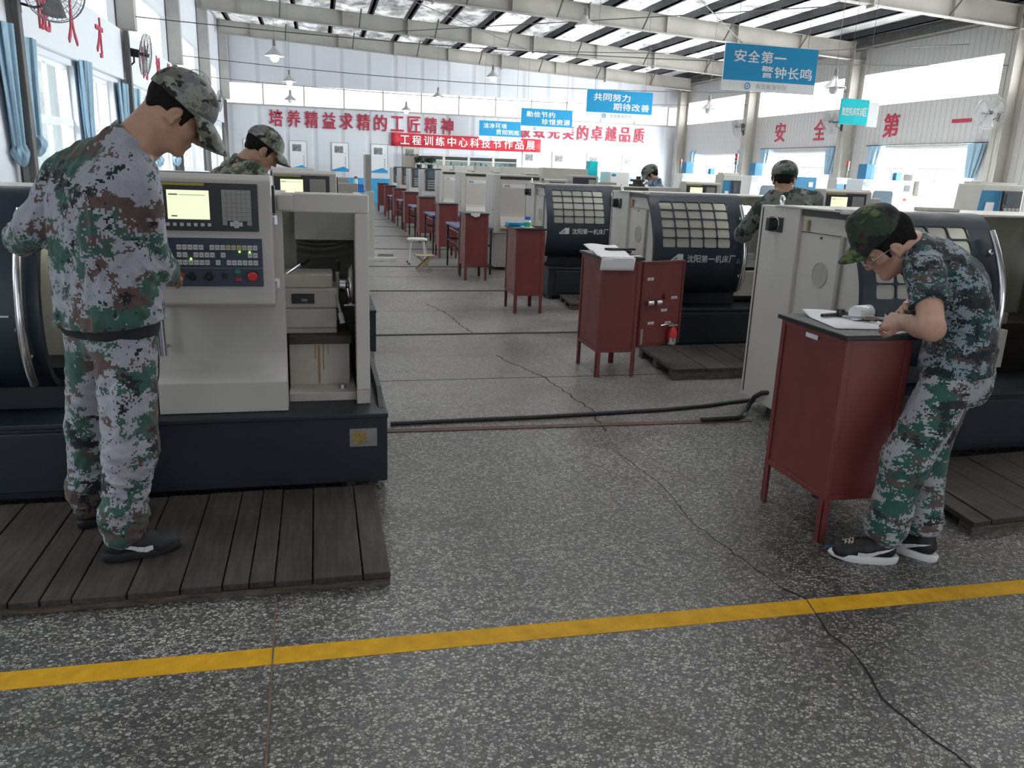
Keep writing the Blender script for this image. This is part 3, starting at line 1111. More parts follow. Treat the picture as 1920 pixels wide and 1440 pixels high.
    if True:
        fr = MB()
        fr.box(1.91, 2.3, .13, .22, 1.325, 1.41)
        fr.box(2.235, 2.3, .13, .20, .47, 1.325).box(2.26, 2.3, .20, .95, .40, 1.395)
        fr.build('end_frame', 'cream_paint', r, bevel=.006)
        MB().box(1.95, 2.27, .90, .925, .40, 1.39).box(1.95, 2.26, .6, .9, 1.16, 1.39).build('inner_panel', 'gray_inside', r)
        # tailstock
        t = MB()
        t.box(1.87, 2.15, .40, .72, .73, .83).box(1.89, 2.16, .42, .70, .83, .93)
        t.box(1.89, 2.135, .44, .68, .93, 1.0).box(1.87, 2.15, .41, .71, .70, .73)
        t.box(1.87, 2.12, .425, .70, .815, .835)
        ts = t.build('tailstock', 'cream_dirty', r, bevel=.008)
        MB().box(1.93, 2.04, .41, .425, .855, .905).build('slot', 'black_plastic', ts)
        MB().cyl((1.98, .414, .872), (2.01, .404, .872), .012).build('slot_screw', 'steel', ts)
        w = MB()
        ring = [(2.225, .56 + .10 * math.cos(2 * PI * k / 28), .93 + .10 * math.sin(2 * PI * k / 28)) for k in range(28)]
        w.tube(ring, .012, 8, closed=True)
        w.turn([(.035, 0), (.035, .03), (.02, .04), (.02, .06)], (2.17, .56, .93), 'X', 16)
        for k in range(3):
            a = 2 * PI * k / 3 + .4
            w.tube([(2.21, .56, .93), (2.225, .56 + .10 * math.cos(a), .93 + .10 * math.sin(a))], .010, 8)
        w.build('handwheel', 'chrome', ts, smooth=45)
        for (p, q, c) in (((1.91, .46, 1.0), (1.99, .42, 1.06), 'k'), ((2.155, .45, .86), (2.158, .42, 1.03), 'k'), ((2.15, .42, .90), (2.17, .40, .80), 'w')):
            l = MB()
            l.tube([p, q], .008, 8)
            d = (Vector(q) - Vector(p)).normalized()
            l.cyl(Vector(q) - d * .01, Vector(q) + d * .045, .013, .014, 12, 1)
            l.build('lever', ['chrome', 'black_plastic' if c == 'k' else 'key_white'], ts, smooth=40)
        sp = MB().tube([(2.19, .50, .83), (2.31, .50, .835)], .009, 8)
        sp.build('spindle_rod', 'chrome', ts, smooth=40)
        pd = MB()
        pd.box(1.91, 2.21, .36, .80, .44, .66)
        pb = pd.build('bed_pedestal', 'cream_dirty', r, bevel=.006)
        MB().box(1.91, 2.22, .34, .80, .66, .70).build('bed_way', 'way_dark', r, bevel=.004)
        st = MB()
        for (xs, z0, z1, ww) in ((2.05, .45, .65, .012), (2.075, .52, .655, .006), (2.035, .58, .65, .007), (2.1, .60, .652, .004)):
            st.box(xs, xs + ww, .3585, .36, z0, z1)
        st.build('oil_streak', 'rust_stain', pb)
        sk = MB()
        sk.box(1.91, 2.235, .20, .9, .40, .445)
        sk.box(2.235, 2.3, .13, .20, .40, .47)
        sk.build('chip_tray', 'cream_dirty', r, bevel=.004)
        MB().cyl((2.17, .28, .445), (2.17, .28, .465), .02, .016).build('tray_bolt', 'steel', r)
        MB().prism([(.05, .402), (1.0, .402), (1.0, .47), (.2, .47)], 'X', 2.335, 2.358).build('tray_end', 'navy_base', r)
        pl = MB()
        pl.box(2.19, 2.32, -.036, -.029, .235, .325)
        p = pl.build('rating_plate', 'steel', base, bevel=.001)
        MB().prism([(2.205, .25), (2.25, .25), (2.28, .285), (2.25, .315), (2.205, .315)], 'Y', -.0380, -.0355).build('plate_print', 'brass_plate', p)
    return r


lathe_left = make_lathe('cnc_lathe', 'cream and dark navy lathe at which the digital camouflage worker in front stands', 'lathe', (-2.07, 3.74, 0), 'lathes with dark guard doors')
PITCH = 2.855
right_labels = ['lathe with dark guard door directly behind the stooping man with glasses', 'lathe with gridded dark door and white maker lettering, behind the open red tool cabinet',
                'lathe with dark gridded door, behind the red cabinet carrying the green and blue bottle']
lathes_right = [dup(lathe_left, p, label=right_labels[k]) for k, p in enumerate(((2.86, 3.74, 0), (2.86, 6.595, 0), (2.72, 9.55, 0)))]
left_labels = ['lathe whose lit screen shows just above the tailstock frame of the front lathe', 'lathe with unlit console, farthest of the three on the aisle side with the lit screens']
SHORT = ('end_frame', 'inner_panel', 'tailstock', 'bed_pedestal', 'bed_way', 'chip_tray', 'tray_bolt', 'tray_end', 'corner_block')
lathes_left = [dup(lathe_left, (-1.93, 6.58, 0), label=left_labels[0], skip=SHORT), dup(lathe_left, (-1.90, 9.43, 0), label=left_labels[1], skip=SHORT)]
# the consoles of these sit farther along their front panels
for o, dx in ((lathes_left[0], .20), (lathes_right[1], .17), (lathes_right[2], .34)):
    for ch in o.children:
        if ch.name.startswith('control_box'):
            ch.location.x += dx
# the farther console on the left is switched off
paint('screen_off', (.16, .17, .17), 0.2)
for ch in lathes_left[1].children:
    if ch.name.startswith('control_box'):
        for g in ch.children:
            if g.name.split('.')[0] == 'screen':
                g.data = g.data.copy()
                g.data.materials[0] = MATS['screen_off']
            elif g.name.split('.')[0] == 'screen_text':
                bpy.data.objects.remove(g)
# ------------------------------------------------------------------ shop furniture materials
paint('red_cabinet', (.195, .046, .042), 0.48, var=0.14, nscale=2.2, bmp=0.06, bscale=160)
paint('red_cabinet_edge', (.16, .035, .032), 0.5, var=0.2, nscale=6)
paint('black_top', (.018, .018, .02), 0.42, var=0.3, nscale=6, bmp=0.1, bscale=90)
paint('paper', (.78, .79, .82), 0.8, var=0.02)
paint('paper_ink', (.42, .43, .46), 0.8)
paint('table_purple', (.09, .10, .26), 0.35, var=0.1)
paint('table_leg', (.02, .02, .024), 0.45)
paint('white_metal', (.72, .72, .68), 0.4)
paint('pale_wood', (.42, .33, .20), 0.6, var=0.2)
paint('blue_plastic', (.03, .17, .60), 0.4)
paint('bottle_green', (.05, .42, .22), 0.25)
paint('clear_plastic', (.70, .74, .76), 0.12, var=0.05)
paint('sign_blue', (.0, .265, .53), 0.4, var=0.02)
paint('sign_white', (.78, .79, .80), 0.45, var=0.02)
paint('sign_gray_ink', (.36, .40, .45), 0.5)
paint('banner_red', (.62, .035, .055), 0.6, var=0.04)
paint('curtain_blue', (.30, .44, .56), 0.85, var=0.08, nscale=5)
paint('fan_gray', (.20, .20, .205), 0.45)
paint('fan_light', (.36, .36, .36), 0.45)
paint('machine_white', (.80, .80, .78), 0.4, var=0.02)
paint('machine_beige', (.55, .54, .48), 0.45, var=0.04)
paint('machine_blue', (.035, .20, .37), 0.42, var=0.05)
paint('machine_glass', (.10, .13, .16), 0.12)
paint('cyan_board', (.0, .55, .62), 0.4)
paint('foliage_dark', (.025, .035, .02), 0.7, var=0.4, nscale=20)
paint('poster_blue', (.02, .30, .60), 0.5)
paint('photo_gray', (.20, .20, .21), 0.5, var=0.7, nscale=9)
paint('poster_beige', (.55, .51, .44), 0.6, var=0.05)
paint('lamp_shade', (.50, .50, .50), 0.35, metal=0.5)
emit('lamp_glow', (1.0, .98, .94), 11.0)


def plank_mat():
    m, nt, b = new_mat('pallet_wood')
    v = obj_coord(nt, (9, .9, 9))
    f = noise(nt, v, 4.0, 7.0, 0.65)
    v2 = obj_coord(nt)
    g = noise(nt, v2, 3.0, 4.0)
    c = mixc(nt, ramp(nt, g, [(0.35, 0), (0.7, 1)]), ramp(nt, f, [(0.3, (.016, .013, .012)), (0.7, (.044, .033, .028))]), ramp(nt, f, [(0.3, (.026, .021, .018)), (0.7, (.085, .066, .053))]))
    lk(nt, c, b.inputs['Base Color'])
    b.inputs['Roughness'].default_value = 0.62
    bump(nt, b, f, 0.35, 0.006)
    m, nt, b = new_mat('pallet_end_wood')
    f = noise(nt, obj_coord(nt, (2, 2, 12)), 5.0, 5.0)
    lk(nt, ramp(nt, f, [(0.3, (.035, .027, .022)), (0.7, (.15, .115, .085))]), b.inputs['Base Color'])
    b.inputs['Roughness'].default_value = 0.8


plank_mat()

# ------------------------------------------------------------------ red tool cabinets
CW, CD, CH = .32, .49, .94


def make_cabinet(loc, label):
    r = thing('tool_cabinet', label, 'cabinet', loc, 0, 'red tool cabinets along the aisle')
    b = MB()
    b.box(0.006, CW - .006, .006, CD - .006, .20, .918)
    body = b.build('body', 'red_cabinet', r, bevel=.003)
    e = MB()
    e.box(0, .028, -.001, .004, .20, .918).box(CW - .028, CW, -.001, .004, .20, .918).box(.028, CW - .028, -.001, .004, .20, .225).box(.028, CW - .028, -.001, .004, .895, .918)
    e.box(-.001, .004, 0, .028, .20, .918).box(-.001, .004, CD - .028, CD, .20, .918).box(-.001, .004, .028, CD - .028, .20, .225).box(-.001, .004, .028, CD - .028, .895, .918)
    e.build('angle_frame', 'red_cabinet', r, bevel=.001)
    for x, y, sx, sy in ((0, 0, 1, 1), (CW, 0, -1, 1), (0, CD, 1, -1), (CW, CD, -1, -1)):
        l = MB()
        l.box(min(x, x + sx * .035), max(x, x + sx * .035), min(y, y + sy * .005), max(y, y + sy * .005), 0, .205)
        l.box(min(x, x + sx * .005), max(x, x + sx * .005), min(y, y + sy * .035), max(y, y + sy * .035), 0, .205)
        l.build('leg', 'red_cabinet', r, bevel=.001)
    t = MB().box(-.018, CW + .018, -.018, CD + .018, .918, CH)
    t.build('top', 'black_top', r, bevel=.004)
    d = MB().box(CW - .004, CW + .012, .01, CD - .01, .23, .905)
    d = d.build('door', 'red_cabinet', r, bevel=.002)
    MB().cyl((CW + .01, CD - .06, .57), (CW + .035, CD - .06, .57), .012).build('door_knob', 'steel', d)
    return r


cab_y = [2.835, 5.74, 8.56, 11.22, 14.05, 16.9, 19.75, 22.6, 25.45, 28.3]
cab_x = [2.118, 2.075, 2.09, 2.0, 2.04, 2.04, 2.03, 2.03, 2.02, 2.02]
cab_labels = ['red tool cabinet the man with glasses works on', 'red tool cabinet with its door swung open and paper hanging over its top',
              'red tool cabinet carrying a green and blue bottle', 'red tool cabinet with a white paper corner hanging off it, beyond the bottle',
              'red tool cabinet beside the white round stool', 'red tool cabinet sixth along the aisle from the man with glasses',
              'red tool cabinet seventh along the aisle from the man with glasses', 'red tool cabinet third from the far end of the aisle row',
              'red tool cabinet second from the far end of the aisle row', 'red tool cabinet at the far end of the aisle row']
cab0 = make_cabinet((cab_x[0], cab_y[0], 0), cab_labels[0])
cabs = [cab0]
for i in range(1, 10):
    cabs.append(dup(cab0, (cab_x[i], cab_y[i], 0), label=cab_labels[i], skip=('door',) if i == 1 else ()))
# worn dark smears on the near cabinets, white scuffed tape on the first one
m = MB()
m.box(-.002, 0, .20, .29, .875, .895)
m.build('torn_tape', 'paper', cab0)
# open door of the second cabinet
ca = math.radians(22)
dr = MB().box(0, .46, -.009, .009, .235, .905).build('door', 'red_cabinet', cabs[1], bevel=.002)
dr.location, dr.rotation_euler = (CW + .012, .012, 0), (0, 0, ca)
MB().box(.0, .46, -.016, -.009, .235, .255).box(0, .02, -.016, -.009, .255, .885).box(.44, .46, -.016, -.009, .255, .885).box(.0, .46, -.016, -.009, .885, .905).build('door_rim', 'red_cabinet_edge', dr)
for (u, z) in ((.055, .76), (.335, .60), (.23, .505), (.095, .41), (.285, .40)):
    MB().box(u, u + .065, -.0115, -.009, z, z + .02).build('name_strip', 'white_label', dr)
    MB().box(u + .01, u + .05, -.0122, -.0114, z + .008, z + .012).build('strip_print', 'label_ink', dr)
MB().cyl((.25, -.009, .63), (.25, -.04, .635), .022, .018, 14).build('hook', 'red_cabinet_edge', dr)
MB().box(.005, .045, -.014, -.009, .24, .38).build('gray_card', 'key_gray', dr)
Dm = Matrix.Translation((cab_x[1] + CW + .012, cab_y[1] + .012, 0)) @ Matrix.Rotation(ca, 4, 'Z')
for i, u in enumerate((.075, .165)):
    t = MB()
    t.turn([(.018, -.028), (.023, -.026), (.023, .026), (.018, .028)], (0, 0, 0), 'X', 16)
    t.cyl((.0, 0, .0), (.0, .02, .0), .006)
    o = t.build('drill_sleeve', 'chrome', smooth=40)
    o.location, o.rotation_euler = Dm @ Vector((u, -.036, .585)), (0, 0, ca)
    tag(o, ['chrome sleeve held on the open red door, next to the hinge', 'chrome sleeve held on the open red door, farther from the hinge'][i], 'tool', 'chrome sleeves on the open red door')
oc = thing('oil_can', 'small red and silver oil can hanging on the open red door', 'oil can', Dm @ Vector((.345, -.045, .24)), ca)
MB().turn([(.0, .0), (.036, .0), (.038, .01), (.038, .055)], (0, 0, 0), 'Z', 18).build('can_bottom', 'chrome', oc, smooth=40)
MB().turn([(.0385, .055), (.0385, .10), (.02, .125), (.014, .14)], (0, 0, 0), 'Z', 18).build('can_body', 'stop_red', oc, smooth=40)
MB().tube([(0, 0, .14), (0, 0, .165), (-.03, 0, .168), (-.14, 0, .160)], .006, 8).box(-.05, .05, -.006, .006, .148, .156).cyl((0, 0, .15), (0, .03, .15), .006).build('spout', 'chrome', oc, smooth=40)


def paper_sheet(name, label, fn, nu=10, nv=14, mat='paper', lines=False, grp=None):
    mb = MB().sheet(fn, nu, nv)
    o = mb.build(name, mat, smooth=60, solid=.0006)
    return tag(o, label, 'paper', grp)


# paper on the first cabinet: a large sheet with a lifted back edge
x0, y0 = cab_x[0], cab_y[0]
paper_sheet('paper_sheet', 'large drawing sheet under the wrench on the cabinet the man with glasses uses',
            lambda u, v: (x0 + .03 + .30 * u + .06 * v, y0 + .12 + .36 * v - .04 * u, CH + .003 + .022 * max(0, v - .75) * 4 * (1 - .6 * u) + .004 * math.sin(5 * u) * v))
paper_sheet('paper_sheet', 'folded paper corner under the hands of the man with glasses',
            lambda u, v: (x0 + .20 + .12 * u, y0 - .01 + .09 * v + .02 * u, CH + .002 + .004 * u), 4, 4)
w = thing('chuck_wrench', 'dark steel chuck wrench with a cross handle on the drawing sheet', 'wrench', (x0 + .24, y0 + .37, CH + .012), math.radians(20))
MB().cyl((-.125, .03, .005), (.125, -.0, .005), .0085, None, 10).build('cross_bar', 'way_dark', w, smooth=40)
MB().cyl((-.01, .012, .012), (.02, -.12, .004), .013, .012, 12).cyl((.02, -.12, .004), (.026, -.15, .003), .010, .010, 4).turn([(.0, -.02), (.018, -.018), (.02, 0), (.018, .018), (0, .02)], (-.01, .014, .012), 'Z', 12).build('stem', 'way_dark', w, smooth=40)
pc = MB().turn([(.0, -.055), (.032, -.055), (.034, -.05), (.034, .05), (.031, .055), (.0, .055)], (0, 0, 0), 'X', 20).build('plastic_jar', 'clear_plastic', smooth=40)
pc.location, pc.rotation_euler = (x0 + .285, y0 + .31, CH + .038), (0, 0, .35)
tag(pc, 'clear plastic jar lying on its side behind the hands of the man with glasses', 'jar')
# second cabinet: draped sheets and a bundle of dark tools
x0, y0 = cab_x[1], cab_y[1]


def drape(u, v):
    # v: 0 hanging end below the front edge -> 1 back end; front edge of the top at y0 - .018
    s = -.10 + .50 * v
    x = x0 - .065 + .27 * u + .02 * math.sin(3 * v) - .05 * v + .03 + .05 * v
    if s < 0:
        return (x + .01, y0 - .022 - .008 * math.sin(2 * u), CH + .002 + s)
    return (x, y0 - .018 + s, CH + .004 + .055 * (max(0, s - .10) / .30) ** 1.6 + .006 * math.sin(6 * u) * v + .012 * math.exp(-((s - .2) / .05) ** 2))


paper_sheet('paper_sheet', 'white sheet hanging over the front of the open red tool cabinet', drape, 10, 22)
paper_sheet('paper_sheet', 'small white corner of paper on the right edge of the open red tool cabinet',
            lambda u, v: (x0 + .24 + .09 * u, y0 + .02 + .06 * v, CH + .003 + .002 * u), 3, 3)
for i, (dx, dy, dz, L, rz) in enumerate(((.20, .33, .014, .26, .05), (.22, .27, .014, .22, -.12), (.24, .24, .036, .24, .12))):
    t = thing('wrench', ['dark steel bar tool at the back of the open cabinet top', 'dark steel bar tool next to the sheet on the open cabinet', 'dark steel bar tool lying across two others on the open cabinet'][i], 'wrench', (x0 + dx, y0 + dy, CH + dz), rz, 'steel tools on the open red cabinet')
    MB().cyl((-L / 2, 0, 0), (L / 2, 0, 0), .011, .010, 10).build('shank', 'way_dark', t, smooth=40)
    MB().cbox((-L / 2, 0, 0), (.05, .026, .022)).build('tool_head', 'way_dark', t, bevel=.004)
# third cabinet: bottle, notebooks
x0, y0 = cab_x[2], cab_y[2]
bt = thing('bottle', 'green bottle with a blue cap on the third red cabinet', 'bottle', (x0 + .15, y0 + .12, CH))
MB().turn([(.0, 0), (.033, 0), (.036, .006), (.036, .055)], (0, 0, 0), 'Z', 18).build('liquid', 'bottle_green', bt, smooth=40)
MB().turn([(.036, .055), (.036, .075), (.03, .085)], (0, 0, 0), 'Z', 18).build('bottle_neck', 'clear_plastic', bt, smooth=40)
MB().turn([(.033, .085), (.034, .09), (.034, .118), (.0, .12)], (0, 0, 0), 'Z', 18).build('cap', 'blue_plastic', bt, smooth=40)
tag(MB().cbox((x0 + .07, y0 + .35, CH + .02), (.20, .16, .035)).build('notebook', 'sign_blue', bevel=.004), 'dark blue notebook stack behind the bottle on the red cabinet', 'notebook')
paper_sheet('paper_sheet', 'white sheet beside the bottle on the red cabinet', lambda u, v: (x0 + .10 + .20 * u, y0 + .02 + .26 * v, CH + .003 + .01 * u * u), 4, 4)
tag(MB().cbox((x0 + .26, y0 + .10, CH + .012), (.10, .14, .02)).build('tool_case', 'black_plastic', bevel=.004), 'small black case on the sheet next to the bottle', 'case')
x0, y0 = cab_x[3], cab_y[3]
paper_sheet('paper_sheet', 'white corner of paper hanging off the fourth red cabinet', lambda u, v: (x0 + .07 + .13 * u, y0 - .022, CH - .06 * v * (1 - abs(u - .55))), 4, 4)

# ------------------------------------------------------------------ desks between the cabinets
dk = thing('desk', 'purple topped desk between the fourth and fifth red cabinets', 'desk', (2.0, 11.85, 0), 0, 'purple topped desks')
MB().box(0, .54, 0, 1.2, .67, .70).build('desk_top', 'table_purple', dk, bevel=.004)
for x in (.02, .495):
    for y in (.02, 1.155):
        MB().box(x, x + .028, y, y + .028, 0, .67).build('leg', 'table_leg', dk)
MB().box(.03, .51, .03, .05, .42, .45).box(.03, .51, 1.15, 1.17, .42, .45).box(.03, .05, .05, 1.15, .42, .44).build('stretcher', 'table_leg', dk)
MB().box(.05, .49, .05, 1.13, .60, .615).build('under_shelf', 'key_gray', dk)
for i, y in enumerate((14.7, 17.55, 20.4, 23.2)):
    dup(dk, (2.0, y, 0), label=['purple topped desk just beyond the fifth red cabinet', 'purple topped desk beyond the sixth red cabinet', 'purple topped desk beyond the seventh red cabinet', 'farthest purple topped desk in the aisle row'][i])

# stools
st = thing('stool', 'white metal round stool standing in the aisle', 'stool', (1.56, 13.2, 0))
MB().turn([(.0, .415), (.15, .415), (.165, .405), (.165, .385), (.14, .38), (0, .38)], (0, 0, 0), 'Z', 24).build('seat', 'white_metal', st, smooth=40)
for k in range(4):
    a = PI / 4 + k * PI / 2
    c, s_ = math.cos(a), math.sin(a)
    MB().tube([(.10 * c, .10 * s_, .385), (.145 * c, .145 * s_, .36), (.165 * c, .165 * s_, .25), (.20 * c, .20 * s_, .012)], .011, 8).build('leg', 'white_metal', st, smooth=50)
    MB().cyl((.20 * c, .20 * s_, .0), (.20 * c, .20 * s_, .03), .014).build('foot', 'black_plastic', st)
ws = thing('folding_stool', 'low wooden folding stool with crossed legs in front of the white stool', 'stool', (1.57, 12.36, 0))
for y in (-.12, .12):
    MB().box(-.015, .015, -.012, .012, -.155, .155, 0, Matrix.Translation((0, y, .115)) @ Matrix.Rotation(.80, 4, 'Y')).build('leg', 'pale_wood', ws)
    MB().box(-.015, .015, -.012, .012, -.155, .155, 0, Matrix.Translation((0, y + .026, .115)) @ Matrix.Rotation(-.80, 4, 'Y')).build('leg', 'pale_wood', ws)
for x in (-.12, .12):
    MB().box(x - .014, x + .014, -.15, .17, .215, .235).build('seat_rail', 'pale_wood', ws)
MB().box(-.11, .11, -.13, .15, .224, .230).build('seat', 'pale_wood', ws)

# upright gray panel on a foot, rails lying behind the left row
pn = thing('standing_board', 'tall narrow gray panel standing at the aisle end of the far lathes', 'panel', (.80, 13.6, 0))
MB().box(0, .10, 0, .62, .02, 1.12).build('panel_board', 'machine_beige', pn, bevel=.004)
MB().box(-.035, .06, .05, .60, 1.12, 1.70).build('upper_board', 'key_gray', pn, bevel=.004)
MB().box(-.02, .46, -.02, .06, 0, .05).build('foot_bar', 'white_metal', pn)
tag(MB().box(1.0, 1.27, 14.3, 14.36, 0, .04).build('metal_bar', 'steel'), 'short gray metal bar on the floor by the tall gray panel', 'bar')

# ------------------------------------------------------------------ pallets
def make_pallet(label, loc, xs, depth, top, skew=0.0, rot=0.0, gap=.006):
    r = thing('pallet', label, 'pallet', loc, rot, 'wooden standing pallets')
    for i in range(len(xs) - 1):
        a, b = xs[i] + gap / 2, xs[i + 1] - gap / 2
        dz = random.uniform(-.003, .003)
        f = random.uniform(-.012, .0) if i else 0
        z0, z1 = top - .026 + dz, top + dz
        k = skew * depth
        mb = MB()
        mb.prism([(a, f), (b, f), (b + k, depth + f), (a + k, depth + f)], 'Z', z0, z1)
        mb.build('board', 'pallet_wood', r, bevel=.003)
    for q in (.0, .5, 1.0):
        y = .004 + (depth - .10) * q
        k = skew * y
        mb = MB().prism([(xs[0] + .004 + k, y), (xs[-1] - .004 + k, y), (xs[-1] - .004 + k + skew * .09, y + .09), (xs[0] + .004 + k + skew * .09, y + .09)], 'Z', 0, top - .03)
        mb.build('bearer', 'pallet_end_wood', r)
    return r


make_pallet('dark wooden pallet under the digital camouflage worker in front', (0, 2.775, 0), [-1.72, -1.50, -1.28, -1.07, -.971, -.87, -.692, -.516, -.373, -.28, -.19, -.054, .13, .237], .88, .057)
make_pallet('wooden pallet behind the man with glasses, in front of his lathe', (2.87, 2.775, 0), [0, .11, .345, .56, .78, 1.0, 1.25, 1.5, 1.75, 2.0], .74, .075, .2, math.radians(4))
make_pallet('wooden pallet below the open red cabinet door', (2.66, 5.59, 0), [0, .29, .50, .72, .95, 1.2, 1.45], .84, .095, .1, math.radians(2))
make_pallet('light wooden pallet in front of the third dark door lathe', (2.82, 8.78, 0), [0, .16, .32, .5, .7, .9], .68, .075, .1, 0)

# cable and hose by the first lathe of the right row
pts = [(.40, 4.722), (.97, 4.745), (1.3, 4.75), (1.69, 4.775), (2.05, 4.80), (2.27, 4.815), (2.6, 4.87), (2.80, 4.93), (3.1, 5.0)]
tag(MB().tube([(x, y, .014) for x, y in pts], .0135, 8).build('power_cable', 'rubber_hose', smooth=60), 'black power cable lying across the aisle floor', 'cable')
tag(MB().tube([(2.87, 4.55, .19), (2.845, 4.60, .175), (2.83, 4.66, .13), (2.825, 4.70, .07), (2.80, 4.69, .03), (2.74, 4.62, .02), (2.66, 4.56, .018), (2.4, 4.555, .016)], .016, 10).build('hose', 'rubber_hose', smooth=60),
    'black ribbed hose running down from the cream electrical cabinet', 'hose')

# ------------------------------------------------------------------ cream lathes farther down the right row
def make_cream_lathe(loc, label, dark_panel=False):
    r = thing('cream_lathe', label, 'lathe', loc, 0, 'cream lathes farther down the row')
    MB().box(.02, 2.2, .02, .95, .05, .58).build('base', 'key_gray', r, bevel=.006)
    for x in (.2, 1.9):
        MB().box(x, x + .1, .1, .9, 0, .05).build('foot', 'way_dark', r)
    hc = MB().box(0, .74, .0, .72, .58, 1.47).build('headstock_cover', 'cream_paint', r, bevel=.006)
    MB().box(-.002, .0, .10, .104, .6, 1.45).box(-.003, .0, .06, .085, .92, .95).build('seam', 'way_dark', hc)
    if not dark_panel:
        pr = [(-.004, 1.36), (-.004, .88), (-.012, .84), (-.09, .70), (-.09, .66), (0, .62), (.01, .62), (.01, 1.36)]
        p = MB().prism(pr, 'X', .09, .66).build('cover_panel', 'cream_paint', hc, bevel=.004)
        MB().box(.12, .62, -.008, -.003, 1.27, 1.33).build('label_strip', 'white_label', p)
        MB().tube([(.15, -.010, 1.285), (.17, -.010, 1.315), (.19, -.010, 1.29), (.21, -.010, 1.315), (.23, -.010, 1.285)], .006, 6).build('label_mark', 'label_ink', p)
    else:
        p = MB().box(.10, .50, -.03, .0, .95, 1.50).build('control_panel', 'bezel_dark', hc, bevel=.004)
        MB().box(.16, .44, -.034, -.029, 1.26, 1.44).build('dark_screen', 'machine_glass', p)
        k = MB()
        for z in (1.00, 1.06, 1.12, 1.18):
            k.box(.15, .45, -.034, -.029, z, z + .03)
        k.build('key_row', 'key_gray', p)
        MB().box(.06, .34, -.006, 0, .76, .83).build('blue_label', 'sign_blue', hc)
    MB().box(.08, .70, -.004, .1, 1.40, 1.445).box(.70, 1.15, .05, .2, 1.40, 1.43).build('top_rail', 'way_dark', r)
    d = MB().box(.78, 1.20, .03, .08, .58, 1.43).build('guard_door', 'cream_paint', r, bevel=.02, seg=3)
    MB().box(.87, 1.13, .024, .031, 1.05, 1.39).build('door_pane', 'machine_glass', d, bevel=.02)
    MB().box(.74, 2.2, .6, .9, .58, 1.40).build('rear_body', 'gray_inside', r)
    c = MB().box(1.22, 1.66, -.02, .3, .95, 1.50).build('control_box', 'cream_paint', r, bevel=.006)
    MB().box(1.24, 1.62, -.026, -.018, 1.15, 1.47).build('screen_bezel', 'bezel_dark', c)
    MB().box(1.50, 1.61, -.03, -.025, 1.18, 1.44).build('keypad', 'key_gray', c)
    MB().box(.95, 1.72, .72, 1.0, 1.40, 1.60).build('guard_box', 'machine_beige', r, bevel=.006)
    return r


cl = make_cream_lathe((2.66, 12.4, 0), 'cream lathe with sloping skirt and label strip, next after the dark door lathes')
dup(cl, (2.62, 15.25, 0), label='cream lathe second after the dark door lathes')
dup(cl, (2.62, 18.1, 0), label='cream lathe third after the dark door lathes')
cd = make_cream_lathe((2.58, 20.95, 0), 'cream lathe with a dark control panel and blue label on its front', True)
for i in range(3):
    dup(cd, (2.56, 23.8 + 2.85 * i, 0), label=['dark panelled cream lathe third from the far end of the row', 'dark panelled cream lathe second from the far end of the row', 'dark panelled cream lathe at the far end of the row'][i])
# potted plants on two of the far machines
for i, (x, y, z, rr) in enumerate(((2.9, 24.1, 1.475, .20), (2.86, 21.4, 1.475, .15))):
    t = thing('potted_plant', ['dark bushy plant on the machine below the red banner end', 'smaller dark plant on a machine in front of the display cabinet'][i], 'plant', (x, y, z))
    MB().turn([(.0, 0), (.07, 0), (.09, .12), (.0, .12)], (0, 0, 0), 'Z', 12).build('pot', 'black_plastic', t)
    mb = MB()
    for k in range(90):
        a, e, q = random.uniform(0, 2 * PI), random.uniform(-.2, 1.4), random.uniform(.4, 1) * rr
        c = Vector((math.cos(a) * math.cos(e) * q, math.sin(a) * math.cos(e) * q, .20 + math.sin(e) * q * .7))
        n = Vector((random.uniform(-1, 1), random.uniform(-1, 1), random.uniform(-1, 1))).normalized() * .06
        s_ = n.orthogonal().normalized() * .03
        mb.add([c - n, c + s_, c + n, c - s_], [(0, 1, 2, 3)])
    mb.build('foliage', 'foliage_dark', t)

